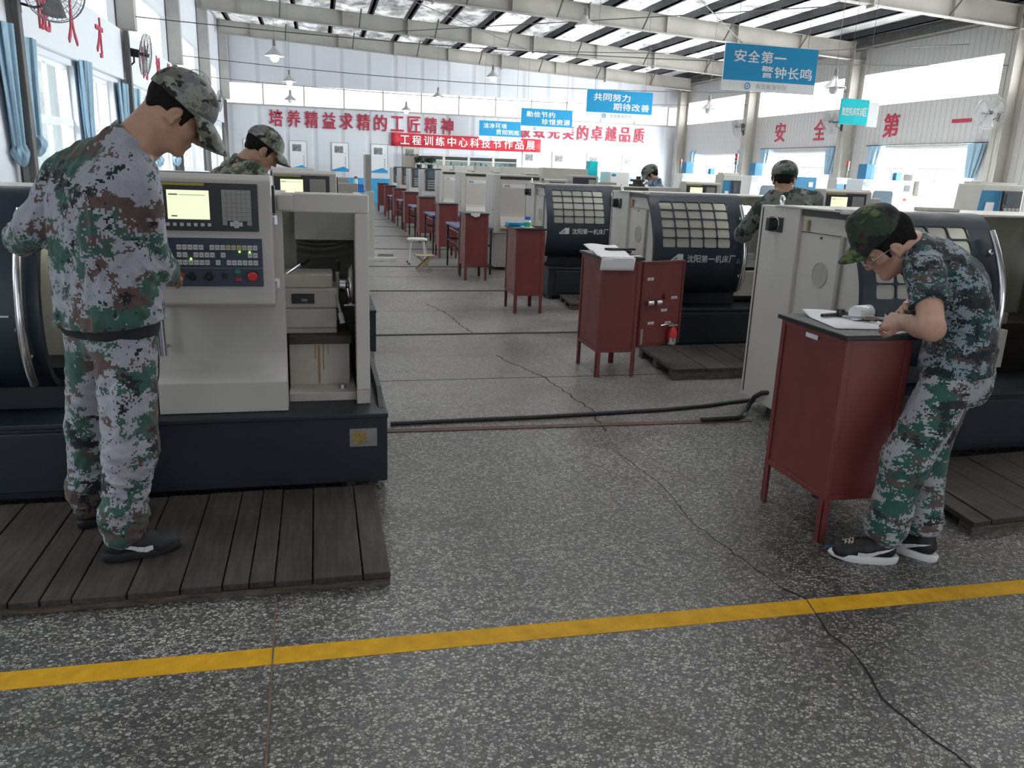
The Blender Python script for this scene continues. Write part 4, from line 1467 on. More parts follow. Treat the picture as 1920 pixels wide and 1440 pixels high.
# ------------------------------------------------------------------ white machining centres and other machines on the right
def make_mill(loc, label):
    r = thing('machining_center', label, 'machine', loc, 0, 'white machining centers')
    e = MB().prism([(.0, .0), (1.32, .0), (1.32, 1.62), (.10, 1.62)], 'Y', 0, .55)
    enc = e.build('enclosure', 'machine_white', r, bevel=.01)
    MB().prism([(.33, 1.02), (.84, 1.02), (.84, 1.36), (.80, 1.40), (.42, 1.40), (.38, 1.36)], 'Y', -.012, .002).build('door_pane', 'machine_glass', enc)
    MB().cyl((.74, -.03, 1.06), (.74, -.012, 1.06), .05, None, 16).build('door_handle', 'steel', enc)
    b = MB()
    n = 24
    b.add([(.19 + .085 * math.cos(2 * PI * i / n), -.004, 1.53 + .05 * math.sin(2 * PI * i / n)) for i in range(n)], [list(range(n))])
    bo = b.build('maker_badge', 'sign_blue', enc)
    q = MB()
    q.add([(.19 + .072 * math.cos(2 * PI * i / n), -.006, 1.53 + .038 * math.sin(2 * PI * i / n)) for i in range(n)], [list(range(n))])
    q.build('badge_field', 'sign_white', bo)
    q = MB()
    write(q, 'BYJC', (.135, -.008, 1.512), (1, 0, 0), (0, 0, 1), .11, .036, 0, .03)
    q.build('badge_lettering', 'sign_blue', bo)
    MB().box(1.10, 1.24, -.006, .0, 1.40, 1.53).build('display', 'bezel_dark', enc)
    MB().box(1.10, 1.22, -.006, .0, 1.18, 1.29).build('switch_plate', 'key_yellow', enc)
    MB().cyl((1.16, -.02, 1.235), (1.16, -.005, 1.235), .03).build('main_switch', 'stop_red', enc)
    c = MB().box(.26, .42, .18, .46, 1.62, 1.93).build('column_box', 'machine_blue', r, bevel=.006)
    MB().box(.42, .52, .26, .46, 1.62, 1.93).build('column_side', 'machine_blue', c, bevel=.006)
    h = MB().tube([(.54, .3, 1.58), (.55, .3, 1.78), (.62, .3, 1.90), (.76, .3, 1.93), (.92, .3, 1.89), (.98, .3, 1.78), (.98, .3, 1.58)], .035, 10)
    h.build('cable_conduit', 'machine_white', r, smooth=60)
    MB().box(1.02, 1.16, .2, .4, 1.62, 1.78).build('tool_motor', 'machine_blue', r, bevel=.006)
    MB().tube([(1.18, .3, 1.58), (1.19, .3, 1.75), (1.26, .3, 1.86), (1.4, .32, 1.88), (1.6, .35, 1.88)], .03, 10).build('arm_conduit', 'machine_white', r, smooth=60)
    return r


m1 = make_mill((10.93, 15.0, 0), 'white machining center with round badge, directly over the cap of the man with glasses')
dup(m1, (10.40, 18.6, 0), label='white machining center just behind the person with the back turned')
dup(m1, (9.75, 21.2, 0), label='white machining center with round badge, farthest of the three')


def make_turning(loc, label):
    r = thing('turning_center', label, 'machine', loc, 0, 'beige turning centers with blue doors')
    enc = MB().prism([(-.06, .0), (.92, .0), (.92, 1.60), (.06, 1.60)], 'Y', 0, .58).build('enclosure', 'machine_beige', r, bevel=.01)
    d = MB().prism([(-.02, .9), (.42, .9), (.45, 1.50), (.04, 1.50)], 'Y', -.02, .0).build('door', 'machine_blue', enc, bevel=.004)
    MB().prism([(.10, .9), (.30, .9), (.32, 1.30), (.15, 1.30)], 'Y', -.026, -.019).build('door_pane', 'sign_white', d)
    c = MB().box(.47, .86, -.05, .0, .88, 1.50).build('control_panel', 'bezel_dark', enc, bevel=.004)
    MB().box(.53, .68, -.055, -.049, 1.28, 1.45).build('screen', 'machine_glass', c)
    k = MB()
    for i in range(4):
        for q in range(3):
            k.box(.51 + .085 * i, .58 + .085 * i, -.056, -.049, 1.0 + .08 * q, 1.05 + .08 * q)
    k.build('keypad', 'key_gray', c)
    MB().box(-.01, .02, .20, .32, 1.03, 1.12).build('warning_label', 'bezel_dark', enc)
    MB().box(.1, .85, .1, .5, 1.60, 1.64).build('top_tray', 'machine_beige', r)
    return r


t1 = make_turning((11.15, 12.0, 0), 'beige turning center with a blue door, beyond the chrome handle of the front right lathe')
t2 = dup(t1, (7.62, 14.6, 0), label='narrow beige turning center between the person with the back turned and the second dark door')
t2.scale = (.45, .6, 1)
t3 = dup(t1, (11.35, 16.4, 0), label='beige turning center half hidden at the side of the nearest machining center')
t3.scale = (.5, .6, 1)


def signal_tower(loc, label):
    r = thing('signal_tower', label, 'signal light', loc, 0, 'signal towers on the machines')
    MB().cyl((0, 0, 0), (0, 0, .16), .012).build('pole', 'black_plastic', r)
    for i, m in enumerate(('button_green', 'dull_red', 'stop_red')):
        MB().cyl((0, 0, .16 + .07 * i), (0, 0, .225 + .07 * i), .03).build('light_segment', m, r)
    return r


signal_tower((11.68, 16.52, 1.64), 'signal tower standing left of the nearest machining center')
signal_tower((7.95, 14.75, 1.64), 'signal tower by the narrow turning center, before the middle right window')
signal_tower((9.85, 21.4, 1.62), 'signal tower above the dark blue clad worker')
# blue electrical box machine and white cabinets at the far right
b = thing('blue_machine', 'dark blue machine head just past the person with the back turned', 'machine', (9.7, 15.4, 0))
MB().box(0, .5, 0, .7, 0, 1.62).build('housing', 'machine_blue', b, bevel=.01)
MB().box(.32, .42, -.006, 0, 1.42, 1.52).build('label_plate', 'white_label', b)
wc = thing('white_cabinet', 'white cabinet below the bright window, past the nearest machining center', 'cabinet', (12.9, 16.5, 0))
MB().box(0, 1.7, 0, .6, 0, 1.28).build('cabinet_body', 'machine_white', wc, bevel=.01)
MB().box(.84, .85, -.003, 0, .1, 1.24).build('door_seam', 'key_gray', wc)
MB().box(.62, .72, -.01, 0, 1.04, 1.12).build('lock_plate', 'bezel_dark', wc)
bc = thing('beige_column', 'beige machine column next to the nearest machining center', 'machine', (12.68, 15.6, 0))
MB().box(0, .42, 0, .3, 0, 1.76).build('column_body', 'steel_beige', bc, bevel=.01)
MB().box(.10, .46, -.12, 0, 1.32, 1.62).build('side_box', 'steel_beige', bc, bevel=.008)
# turret shape and tray seen over the second lathe
tr = thing('tool_turret', 'small dark tool turret standing on the top cover before the worker in blue camouflage', 'machine', (4.12, 10.2, 1.394))
MB().turn([(.0, .0), (.13, .0), (.13, .03), (.08, .035), (.08, .06), (.12, .065), (.12, .09), (.04, .095), (.04, .13), (0, .13)], (0, 0, 0), 'Z', 10).build('turret_head', 'way_dark', tr)
tb = tag(MB().box(3.62, 3.86, 4.28, 4.40, 1.394, 1.418).build('gray_tray', 'machine_beige', bevel=.006), 'flat gray tray lying over the top of the front right lathe', 'tray')
tb.location = (0, 0, 0)
# cyan post and white cabinet in the middle distance
cy = thing('cyan_post', 'bright cyan box post rising behind the cream lathe', 'post', (6.05, 18.0, 0))
MB().box(0, .20, 0, .25, 0, 1.80).build('post_body', 'cyan_board', cy, bevel=.006)
wb = thing('white_machine', 'white machine housing with an oval badge right of the cyan post', 'machine', (6.42, 17.6, 0))
MB().box(0, .46, 0, .7, 0, 1.58).build('housing', 'machine_white', wb, bevel=.01)
q = MB()
q.add([(.08 + .06 * math.cos(2 * PI * i / 20), -.003, 1.51 + .03 * math.sin(2 * PI * i / 20)) for i in range(20)], [list(range(20))])
q.build('maker_badge', 'sign_blue', wb)

# things by the far left: beige box, blue bin, spray bottle on a bench
bn = thing('bench', 'low bench by the back wall that carries the blue bin', 'bench', (.15, 27.1, 0))
MB().box(0, 1.6, 0, .6, .60, .64).build('bench_top', 'machine_beige', bn)
for x in (.02, 1.54):
    for y in (.02, .54):
        MB().box(x, x + .04, y, y + .04, 0, .60).build('leg', 'table_leg', bn)
pb = thing('beige_box', 'beige machine box with a front slot, next to the blue bin', 'box', (.30, 27.2, .64))
MB().box(0, .82, 0, .4, 0, .25).build('box_body', 'machine_beige', pb, bevel=.01)
MB().box(.2, .62, -.004, 0, .08, .18).build('slot_frame', 'key_gray', pb)
bb = thing('blue_bin', 'bright blue plastic bin on the bench', 'bin', (1.32, 27.35, .64))
MB().prism([(-.15, 0), (.15, 0), (.19, .27), (-.19, .27)], 'Y', -.15, .15).build('bin_body', 'blue_plastic', bb)
sp = thing('spray_bottle', 'white spray bottle with a dark red head above the blue bin', 'bottle', (1.22, 27.28, .90))
MB().turn([(0, 0), (.06, 0), (.06, .12), (.03, .18), (.0, .18)], (0, 0, 0), 'Z', 12).build('bottle_body', 'sign_white', sp, smooth=40)
MB().box(-.05, .05, -.03, .03, .18, .25).build('spray_head', 'dull_red', sp, bevel=.01)

# ------------------------------------------------------------------ pendant lamps
def purlin_x(x):
    return min((XL + .45 + i * 1.19 for i in range(16)), key=lambda q: abs(q - x))


def make_lamp(loc, label, lit=True):
    r = thing('pendant_lamp', label, 'lamp', loc, 0, 'industrial pendant lamps')
    MB().turn([(.03, .20), (.05, .16), (.06, .12), (.20, .0), (.215, -.02), (.205, -.02), (.19, .0), (.05, .11), (.0, .115)], (0, 0, 0), 'Z', 28).build('lamp_shade', 'lamp_shade', r, smooth=45)
    MB().turn([(.0, .32), (.035, .31), (.035, .22), (.045, .19), (.03, .19), (0, .19)], (0, 0, 0), 'Z', 16).build('lamp_holder', 'fan_gray', r, smooth=40)
    xp = purlin_x(loc[0]) - loc[0]
    zt = zbeam(loc[0] + xp) + .475 - loc[2]
    MB().tube([(0, 0, .31), (0, 0, zt - .12), (xp, 0, zt)], .005, 6).build('hanging_rod', 'fan_gray', r)
    b = MB().turn([(.0, -.135), (.05, -.125), (.085, -.085), (.09, -.05), (.07, .0), (.04, .07), (0, .09)], (0, 0, 0), 'Z', 16)
    b.build('bulb', 'lamp_glow' if lit else 'sign_white', r, smooth=60)
    return r


for p, l, lit in (((-.82, 19.0, 3.72), 'lit pendant lamp, nearest and largest of the three over the left row', True), ((-.74, 26.5, 3.88), 'lit pendant lamp second along over the left row, under the first', True),
                  ((4.95, 23.8, 4.08), 'lit pendant lamp over the aisle machines, before the back wall light band', True), ((4.55, 32.0, 4.14), 'lit pendant lamp against the light band, left of the nearer bright lamp', True),
                  ((5.25, 16.4, 4.36), 'lit pendant lamp close under the roof beams, nearest of the middle row', True), ((3.45, 33.0, 3.64), 'small lit pendant lamp above the end of the left red slogan', True),
                  ((-.88, 32.0, 3.74), 'unlit pendant lamp, farthest of the three over the left row', False), ((9.38, 14.0, 3.25), 'gray unlit pendant lamp beside the big blue sign', False),
                  ((9.85, 20.0, 3.25), 'gray unlit pendant lamp against the farther right light band', False)):
    make_lamp(p, l, lit)

# ------------------------------------------------------------------ hanging signs, banner, wall characters
def make_sign(loc, w, h, l1, l2, label, s=1.0):
    r = thing('hanging_sign', label, 'sign', loc, 0, 'blue hanging safety signs')
    MB().box(0, w, 0, .025, 0, h).build('sign_board', 'sign_white', r)
    MB().box(.004, w - .004, -.003, .0, h * .22, h - .004).build('blue_field', 'sign_blue', r)
    t = MB()
    c = w * .125
    write_row(t, l1, (w * .10, -.005, h * .62), (1, 0, 0), (0, 0, 1), c, h * .25, w * .142, 0, .004, 0, .03)
    write_row(t, l2, (w * .40, -.005, h * .31), (1, 0, 0), (0, 0, 1), c, h * .25, w * .142, 0, .004, 0, .03)
    t.build('sign_lettering', 'sign_white', r)
    t = MB()
    cx, cz, rr = w * .27, h * .11, h * .065
    t.tube([(cx + rr * math.cos(2 * PI * i / 24), -.003, cz + rr * math.sin(2 * PI * i / 24)) for i in range(24)], rr * .16, 6, closed=True)
    t.turn([(rr * .32, -.004), (rr * .32, 0)], (cx, 0, cz), 'Y', 12)
    t.build('school_emblem', 'sign_blue', r)
    t = MB()
    write_row(t, '青岛黄海学院', (w * .36, -.004, h * .06), (1, 0, 0), (0, 0, 1), w * .048, h * .11, w * .056, 0, -.002)
    t.build('school_name', 'sign_gray_ink', r)
    for x in (w * .12, w * .88):
        xp = purlin_x(loc[0] + x) - loc[0]
        zt = zbeam(loc[0] + xp) + .475 - loc[2]
        MB().tube([(x, .012, h), (x, .012, zt - .12), (xp, .012, zt)], .004, 5).build('hanging_wire', 'wire', r)
    return r


make_sign((6.70, 13.2, 2.99), 1.76, .74, '安全第一', '警钟长鸣', 'big blue hanging sign, nearest of the row, below the roof beams')
make_sign((6.68, 20.4, 2.885), 1.78, .70, '共同努力', '期待改善', 'blue hanging sign second in the row, over the right red slogan end')
make_sign((6.48, 26.5, 2.79), 1.74, .70, '勤俭节约', '珍惜资源', 'blue hanging sign third in the row, overlapping the smallest one')
make_sign((6.22, 32.3, 2.63), 1.70, .74, '洁净环境', '贯彻到底', 'smallest and farthest blue hanging sign, in front of the red banner')
cs = thing('hanging_sign', 'bright cyan hanging sign board in front of the right wall light band', 'sign', (9.58, 14.0, 2.60), 0)
MB().box(0, .60, 0, .03, 0, .46).build('sign_board', 'cyan_board', cs)
t = MB()
write_row(t, '数控机床实训区', (.03, -.004, .16), (1, 0, 0), (0, 0, 1), .075, .15, .077, 0, .012)
t.build('sign_lettering', 'sign_white', cs)
MB().box(.60, .82, .0, .03, -.02, .42).build('white_side_board', 'sign_white', cs)
for x in (.1, .5):
    MB().tube([(x, .015, .46), (x, .015, 2.9)], .004, 5).build('hanging_wire', 'wire', cs)

bn = thing('banner', 'long red cloth banner with white lettering over the display cabinet', 'banner', (2.94, 33.90, 0), 0)
BW = 6.25


def ban(u, v):
    return (BW * u, .03 * math.sin(9 * u), 2.30 + .52 * v - .01 * u + .025 * math.sin(PI * u) * -1)


MB().sheet(ban, 30, 2).build('banner_cloth', 'banner_red', bn, smooth=60, solid=.004)
t = MB()
write_row(t, '工程训练中心科技节作品展', (.36, -.04, 2.37), (1, 0, 0), (0, 0, 1), .36, .36, .477, 0, .004, 0, .03)
t.build('banner_lettering', 'sign_white', bn)


def wall_char(ch, origin, right, w, h, label, group):
    up = Vector((0, 0, 1))
    mb = MB()
    v, f = glyphs(ch, .004)
    ex, ey = np.ptp(v[:, 0]), np.ptp(v[:, 1])
    fw, fh = max(.12, min(1, ex / .85)), max(.12, min(1, ey / .8))
    o = Vector(origin) + Vector(right) * (w * (1 - fw) / 2) + up * (h * (1 - fh) / 2)
    for k, (a, b) in enumerate(((0, 0), (.028, 0), (.014, .018))):
        write(mb, ch, o + Vector(right) * (a * w) + up * (b * h), right, up, w * fw, h * fh, 0, .004, .025 + .0006 * k)
    ob = mb.build('wall_character', 'red_letter')
    return tag(ob, label, 'wall lettering', group)


left_slogan = '培养精益求精的工匠精神'
order = ['first', 'second', 'third', 'fourth', 'fifth', 'sixth', 'seventh', 'eighth', 'ninth', 'tenth', 'eleventh']
for i, ch in enumerate(left_slogan):
    wall_char(ch, (-1.76 + .672 * i, 33.97, 2.84), (1, 0, 0), .50, .62, 'red %s character %s of the slogan over the posters on the back wall' % (order[i], ch), 'red slogan on the back wall, first part')
for i, ch in enumerate('极致完美的卓越品质'):
    wall_char(ch, (8.25 + .635 * i, 33.97, 2.86), (1, 0, 0), .48, .60, 'red character %s in the slogan behind the blue hanging signs' % ch, 'red slogan on the back wall, second part')
for ch, y in (('能', 12.15), ('人', 13.43), ('才', 15.0)):
    wall_char(ch, (XL + .105, y - .22, 3.05), (0, 1, 0), .46, .60, 'red character %s on the window side wall panel, between wall fans' % ch, 'red characters on the window side wall')
for ch, y in (('的', 18.6), ('摇', 20.1), ('篮', 21.5)):
    wall_char(ch, (XL + .105, y - .22, 3.05), (0, 1, 0), .46, .60, 'red character %s on the window side wall, above the front worker cap' % ch, 'red characters on the window side wall')
for ch, y in (('安', 25.9), ('全', 23.6), ('第', 20.25), ('一', 17.67)):
    wall_char(ch, (XR - .005, y + .30, 2.80), (0, -1, 0), .62, .62, 'red character %s on the ribbed wall over the bright windows' % ch, 'red characters on the ribbed wall')

# ------------------------------------------------------------------ posters, display cabinet
def make_poster(x, label, beige=False):
    r = thing('poster', label, 'poster', (x, YB - .02, 1.22), 0, 'posters on the back wall')
    w, h = .64, 1.10
    MB().box(0, w, 0, .018, 0, h).build('poster_sheet', 'poster_beige' if beige else 'paper', r)
    f = MB()
    f.box(-.02, 0, -.004, .018, 0, h + .02).box(w, w + .02, -.004, .018, 0, h + .02).box(0, w, -.004, .018, h, h + .025)
    f.build('poster_frame', 'key_gray', r)
    MB().box(.10, .44, -.003, 0, .72, .98).build('photograph', 'photo_gray', r)
    t = MB()
    for k in range(5):
        t.box(.50, .555, -.003, 0, .52 - .085 * k, .57 - .085 * k)
    t.box(.48, .58, -.003, 0, .70, .712)
    t.build('poster_text', 'sign_gray_ink', r)
    if not beige:
        MB().prism([(.0, .0), (w, .0), (w, .10), (w * .7, .20), (0, .06)], 'Y', -.004, 0).build('blue_mountain', 'poster_blue', r)
    return r


pl = ['poster mostly hidden behind the cap of the second camouflage worker', 'poster with a dark photograph, just past the cap brim of the second worker', 'poster in the middle between the worker brim and the tall gray panel',
      'poster partly behind the top of the tall gray panel']
for i, x in enumerate((-2.75, -1.02, .60, 2.15)):
    make_poster(x, pl[i])
make_poster(3.42, 'beige poster below the left end of the red banner', True)
for i, x in enumerate((8.45, 9.75, 11.3, 12.9)):
    make_poster(x, ['pale poster right of the display cabinet, under the banner end', 'pale poster second to the right of the display cabinet', 'pale poster above the cyan post', 'pale poster above the blue camouflage worker'][i])

dc = thing('display_cabinet', 'cream framed glass display cabinet along the back wall', 'cabinet', (3.95, 33.35, 0))
DW = 4.15
MB().box(0, DW, .55, .58, 0, 2.0).box(0, .03, 0, .55, 0, 2.0).box(DW - .03, DW, 0, .55, 0, 2.0).box(0, DW, 0, .55, 1.97, 2.0).box(0, DW, 0, .55, 0, .7).build('cabinet_body', 'machine_white', dc)
MB().box(.03, DW - .03, .02, .53, 1.16, 1.18).box(.03, DW - .03, .02, .53, 1.52, 1.54).build('shelf', 'machine_white', dc)
for k in range(4):
    xa = .03 + (DW - .06) / 4 * k
    xb = xa + (DW - .06) / 4
    f = MB()
    f.box(xa, xa + .05, -.02, .0, .7, 2.0).box(xb - .05, xb, -.02, .0, .7, 2.0).box(xa + .05, xb - .05, -.02, 0, .7, .76).box(xa + .05, xb - .05, -.02, .0, 1.80, 1.83)
    d = f.build('glass_door', 'cream_paint', dc)
    MB().box(xa + .05, xb - .05, -.012, -.008, .76, 1.80).build('door_pane', 'window_glass', d)
    MB().box(xa + .05, xb - .05, -.012, 0, 1.83, 1.95).build('vent_slot', 'purlin_dark', dc)
rs = random.Random(3)
n_it = 0
for k in range(4):
    for sx in range(4):
        for z in (1.18, 1.54):
            x = 3.95 + .15 + (DW - .06) / 4 * k + .22 * sx
            m_ = rs.choice(['steel', 'machine_beige', 'machine_blue', 'photo_gray', 'key_gray', 'poster_blue'])
            w_, h_ = rs.uniform(.08, .17), rs.uniform(.10, .24)
            o = MB().turn([(0, 0), (w_ / 2, 0), (w_ * .45, h_ * .3), (w_ * .2, h_ * .5), (w_ * .3, h_ * .8), (0, h_)], (x, 33.6, z), 'Z', 10).build('model', m_, smooth=40)
            col = {'steel': 'steel', 'machine_beige': 'beige', 'machine_blue': 'blue', 'photo_gray': 'mottled gray', 'key_gray': 'gray', 'poster_blue': 'bright blue'}[m_]
            tag(o, '%s model, %s along the %s shelf of the %s glass bay' % (col, ['first', 'second', 'third', 'last'][sx], 'lower' if z < 1.3 else 'upper', ['first', 'second', 'third', 'last'][k]), 'model', 'student models in the display cabinet')

# ------------------------------------------------------------------ wall fans
def make_fan(loc, aim, label, mount, dark=True, rad=.36):
    """fan with wire guard whose axis points along aim; mount = bracket foot on the wall"""
    r = thing('wall_fan', label, 'fan', loc, 0, 'wall fans')
    q = Vector(aim).to_track_quat('Z', 'Y').to_matrix().to_4x4()
    g = MB()
    mat = 'fan_gray' if dark else 'fan_light'
    for rr, z in ((rad, 0), (rad * .97, .05), (rad * .97, -.05), (rad * .66, .085), (rad * .33, .10), (rad * .66, -.085), (rad * .33, -.10)):
        g.tube([q @ Vector((rr * math.cos(2 * PI * i / 32), rr * math.sin(2 * PI * i / 32), z)) for i in range(32)], .004 if rr < rad else .007, 5, closed=True)
    for i in range(36):
        a = 2 * PI * i / 36
        for sgn in (1, -1):
            g.tube([q @ Vector((x * math.cos(a), x * math.sin(a), sgn * z)) for x, z in ((.05, .105), (rad * .5, .095), (rad * .85, .068), (rad * .97, .05), (rad, 0))], .0028, 4)
    g.turn([(.0, .0), (.07, .0), (.07, .004), (0, .006)], (0, 0, 0), 'Z', 16)
    gd = g.build('wire_guard', mat, r)
    b = MB()
    for k in range(3):
        a0 = 2 * PI * k / 3 + .5

        def bl(u, v):
            a = a0 + (u - .5) * (1.15 - .25 * v)
            x = .05 + (rad * .86 - .05) * v
            return q @ Vector((x * math.cos(a), x * math.sin(a), .035 * (u - .5) * 2))
        b.sheet(bl, 5, 5)
    b.build('fan_blade', 'fan_gray' if dark else 'fan_light', r, smooth=60, solid=.003)
    m_ = MB()
    for (ra, za, rb, zb) in ((.07, -.10, .075, -.26),):
        m_.cyl(q @ Vector((0, 0, za)), q @ Vector((0, 0, zb)), ra, rb, 16)
        m_.cyl(q @ Vector((0, 0, zb)), q @ Vector((0, 0, zb - .03)), rb, .04, 16)
    m_.cyl(q @ Vector((0, 0, -.1)), q @ Vector((0, 0, .06)), .03, .04, 12)
    m_.build('motor', 'purlin_dark', r, smooth=40)
    t = MB()
    e = q @ Vector((0, 0, -.2))
    mo = Vector(mount) - Vector(loc)
    t.tube([e, e + Vector((0, 0, -.16)), (e + mo) / 2 + Vector((0, 0, -.12)), mo], .016, 8)
    t.cbox(mo, (.03, .08, .2))
    t.build('bracket', 'purlin_dark', r, smooth=50)
    return r


make_fan((-2.86, 10.9, 3.32), (.55, -.8, -.2), 'dark wire wall fan cut by the top of the photo over the red characters', (-3.3, 11.1, 3.2), rad=.33)
make_fan((-3.02, 16.95, 3.34), (.97, .12, -.12), 'dark wall fan seen edge on above the front worker back', (-3.38, 17.05, 3.17))
make_fan((-2.95, 23.1, 3.36), (.35, -.9, -.1), 'wire wall fan facing the camera just over the front worker cap', (-3.38, 23.0, 3.2))
make_fan((-3.05, 29.2, 3.37), (.97, .1, -.1), 'small dark wall fan seen edge on next to the back wall', (-3.38, 29.1, 3.25), rad=.34)
make_fan((14.75, 16.0, 3.17), (-.35, -.9, -.1), 'gray wire wall fan facing the camera on the right column', (15.1, 16.1, 3.1), False)
make_fan((14.8, 22.0, 3.26), (-.95, -.1, -.15), 'gray wall fan seen edge on behind the cyan sign', (15.1, 21.9, 3.1), False)
make_fan((14.8, 27.7, 3.34), (-.95, .2, -.2), 'pale wall fan seen edge on at the farthest right column', (15.1, 27.7, 3.15), False)

# ------------------------------------------------------------------ curtains
def make_curtain(x, y, w, z0, z1, label, knot=True, side=1):
    mb = MB()
    ph = y * 3.1

    def fn(u, v):
        z = z1 - (z1 - z0) * v
        a = 2 * PI * u
        wid = w * (1 - .50 * v ** 1.3) * .5
        pl_ = 1 + .22 * math.sin(7 * a + ph) + .12 * math.sin(11 * a + 2.2 * v + ph)
        return (x + side * (.035 + .075 * pl_ * math.cos(a) * (1 - .25 * v)) * 1.0, y + wid * pl_ * math.sin(a) + .06 * v * math.sin(ph), z)
    mb.sheet(fn, 84, 18, 0, True)
    if knot:
        def kn(u, v):
            a, t = 2 * PI * u, v
            rr = .125 * math.sin(PI * min(1, .15 + t * .85)) ** .8 * (1 + .22 * math.sin(6 * a + 5 * t + ph) + .12 * math.sin(11 * a - 6 * t)) + .02
            return (x + side * (.035 + rr * .62 * math.cos(a)), y + .06 * math.sin(ph) + .05 * t + rr * .9 * math.sin(a), z0 + .03 - .26 * t)
        mb.sheet(kn, 40, 10, 0, True)
    o = mb.build('curtain', 'curtain_blue', smooth=70)
    return tag(o, label, 'curtain', 'light blue knotted curtains')


CL = [(10.7, .36, 1.60, 2.92, 'knotted blue curtain at the left border of the photo'), (11.42, .34, 1.72, 2.86, 'knotted blue curtain next to the dark wall pipe'),
      (13.98, .46, 1.72, 2.88, 'blue curtain between the two nearest windows'), (16.42, .36, 1.72, 2.78, 'blue curtain just before the edge on fan column'), (17.5, .40, 1.72, 2.78, 'blue curtain just past the edge on fan column'),
      (19.5, .40, 1.55, 2.75, 'blue curtain end seen under the front worker chin'), (21.9, .40, 1.55, 2.75, 'blue curtain end seen below the front worker cap brim')]
for y, w_, z0, z1, l in CL:
    make_curtain(XL + .06, y, w_, z0, z1, l)
for y, l in ((20.7, 'blue curtain at the far side of the nearest right window'), (16.95, 'long blue curtain at the near side of the nearest right window'), (22.7, 'blue curtain at the near side of the middle right window'),
             (26.6, 'blue curtain at the far side of the middle right window'), (28.3, 'blue curtain at the near side of the farthest right window'), (32.4, 'blue curtain at the far side of the farthest right window')):
    make_curtain(XR - .06, y, .42, 1.75, 2.56, l, False, -1)
struct(MB().tube([(XR - .06, 16.6, 2.58), (XR - .06, 21.1, 2.58)], .012, 6).tube([(XR - .06, 22.4, 2.58), (XR - .06, 27.0, 2.58)], .012, 6).build('trim_curtain_rail', 'wire'))

# wires strung across the hall
def wire(p, q, sag, label):
    p, q = Vector(p), Vector(q)
    pts = [p.lerp(q, i / 24) - Vector((0, 0, sag * 4 * (i / 24) * (1 - i / 24))) for i in range(25)]
    tag(MB().tube(pts, .009, 5).build('overhead_wire', 'wire', smooth=60), label, 'wire', 'wires strung across the hall')


wire((-3.2, 16.9, 3.98), (15.1, 16.1, 4.2), .25, 'overhead wire nearest, from the edge on fan column')
wire((-3.2, 22.3, 3.95), (15.1, 21.9, 4.1), .30, 'overhead wire crossing the upper white back wall')
wire((-3.2, 27.9, 3.98), (15.1, 27.7, 4.1), .25, 'overhead wire crossing in front of the back light band')
wire((13.9, 16.0, 4.55), (6.0, 21.9, 4.6), .1, 'pale overhead wire under the right roof beams')
# ------------------------------------------------------------------ people: smooth fields turned into meshes
camo('camo_digital', (.33, .34, .385), [((.045, .105, .082), .515), ((.105, .072, .064), .545), ((.018, .023, .026), .580)], .0062, 4.0, (1, 1, 1.3))
camo('camo_digital_tee', (.25, .305, .34), [((.028, .070, .068), .525), ((.080, .066, .066), .545), ((.020, .028, .034), .525)], .0055, 7.5, (1, 1, 1.8))
camo('camo_digital_trousers', (.37, .39, .41), [((.035, .110, .085), .53), ((.11, .085, .078), .56), ((.022, .030, .032), .57)], .0062, 5.0, (1, 1, 1.9))
camo('camo_leaf', (.26, .27, .22), [((.085, .105, .065), .50), ((.045, .052, .038), .535), ((.016, .018, .016), .58)], 0, 13.0, (1, 1, 1.3))
camo('camo_cap', (.27, .275, .24), [((.13, .145, .10), .50), ((.17, .165, .18), .56), ((.022, .026, .024), .57)], 0, 13.0, (1, 1, 1.2))
camo('camo_woodland', (.035, .055, .035), [((.115, .155, .055), .585), ((.018, .022, .020), .52), ((.055, .036, .032), .585)], 0, 11.0, (1, 1, 1.2))
camo('camo_blue', (.05, .09, .16), [((.20, .28, .36), .55), ((.012, .022, .045), .52), ((.10, .17, .26), .60)], 0, 12.0, (1, 1, 1.2))
camo('camo_gray_green', (.15, .165, .15), [((.03, .055, .045), .52), ((.24, .24, .24), .60), ((.02, .024, .024), .60)], 0, 7.0, (1, 1, 1.2))


def skin_mat(name, c):
    m, nt, b = new_mat(name)
    v = obj_coord(nt)
    f = noise(nt, v, 14, 4)
    lk(nt, ramp(nt, f, [(0.3, [x * .90 for x in c]), (0.7, [min(1, x * 1.08) for x in c])]), b.inputs['Base Color'])
    b.inputs['Roughness'].default_value = 0.5
    b.inputs['Subsurface Weight'].default_value = 0.12
    b.inputs['Subsurface Radius'].default_value = (.012, .005, .003)
    bump(nt, b, noise(nt, v, 160, 2), 0.08, 0.002)


skin_mat('skin_tan', (.46, .265, .18))
skin_mat('skin_light', (.53, .315, .235))
paint('hair_black', (.010, .009, .008), 0.85, var=0.4, nscale=60, bmp=0.3, bscale=220, spec=0.15)
paint('shoe_black', (.012, .012, .013), 0.6, var=0.2, bmp=0.15, bscale=200)
paint('shoe_white', (.74, .74, .72), 0.5, var=0.04)
paint('shoe_lace', (.55, .50, .40), 0.7)
paint('black_cloth', (.016, .016, .018), 0.8, var=0.2)
paint('eye_white', (.75, .73, .70), 0.25)
paint('eye_dark', (.03, .02, .015), 0.2)
paint('glasses_wire', (.60, .55, .48), 0.25, metal=0.9)


def V3(*p):
    return np.array(p, float)


def unit(v):
    v = np.asarray(v, float)
    return v / (np.linalg.norm(v) + 1e-12)


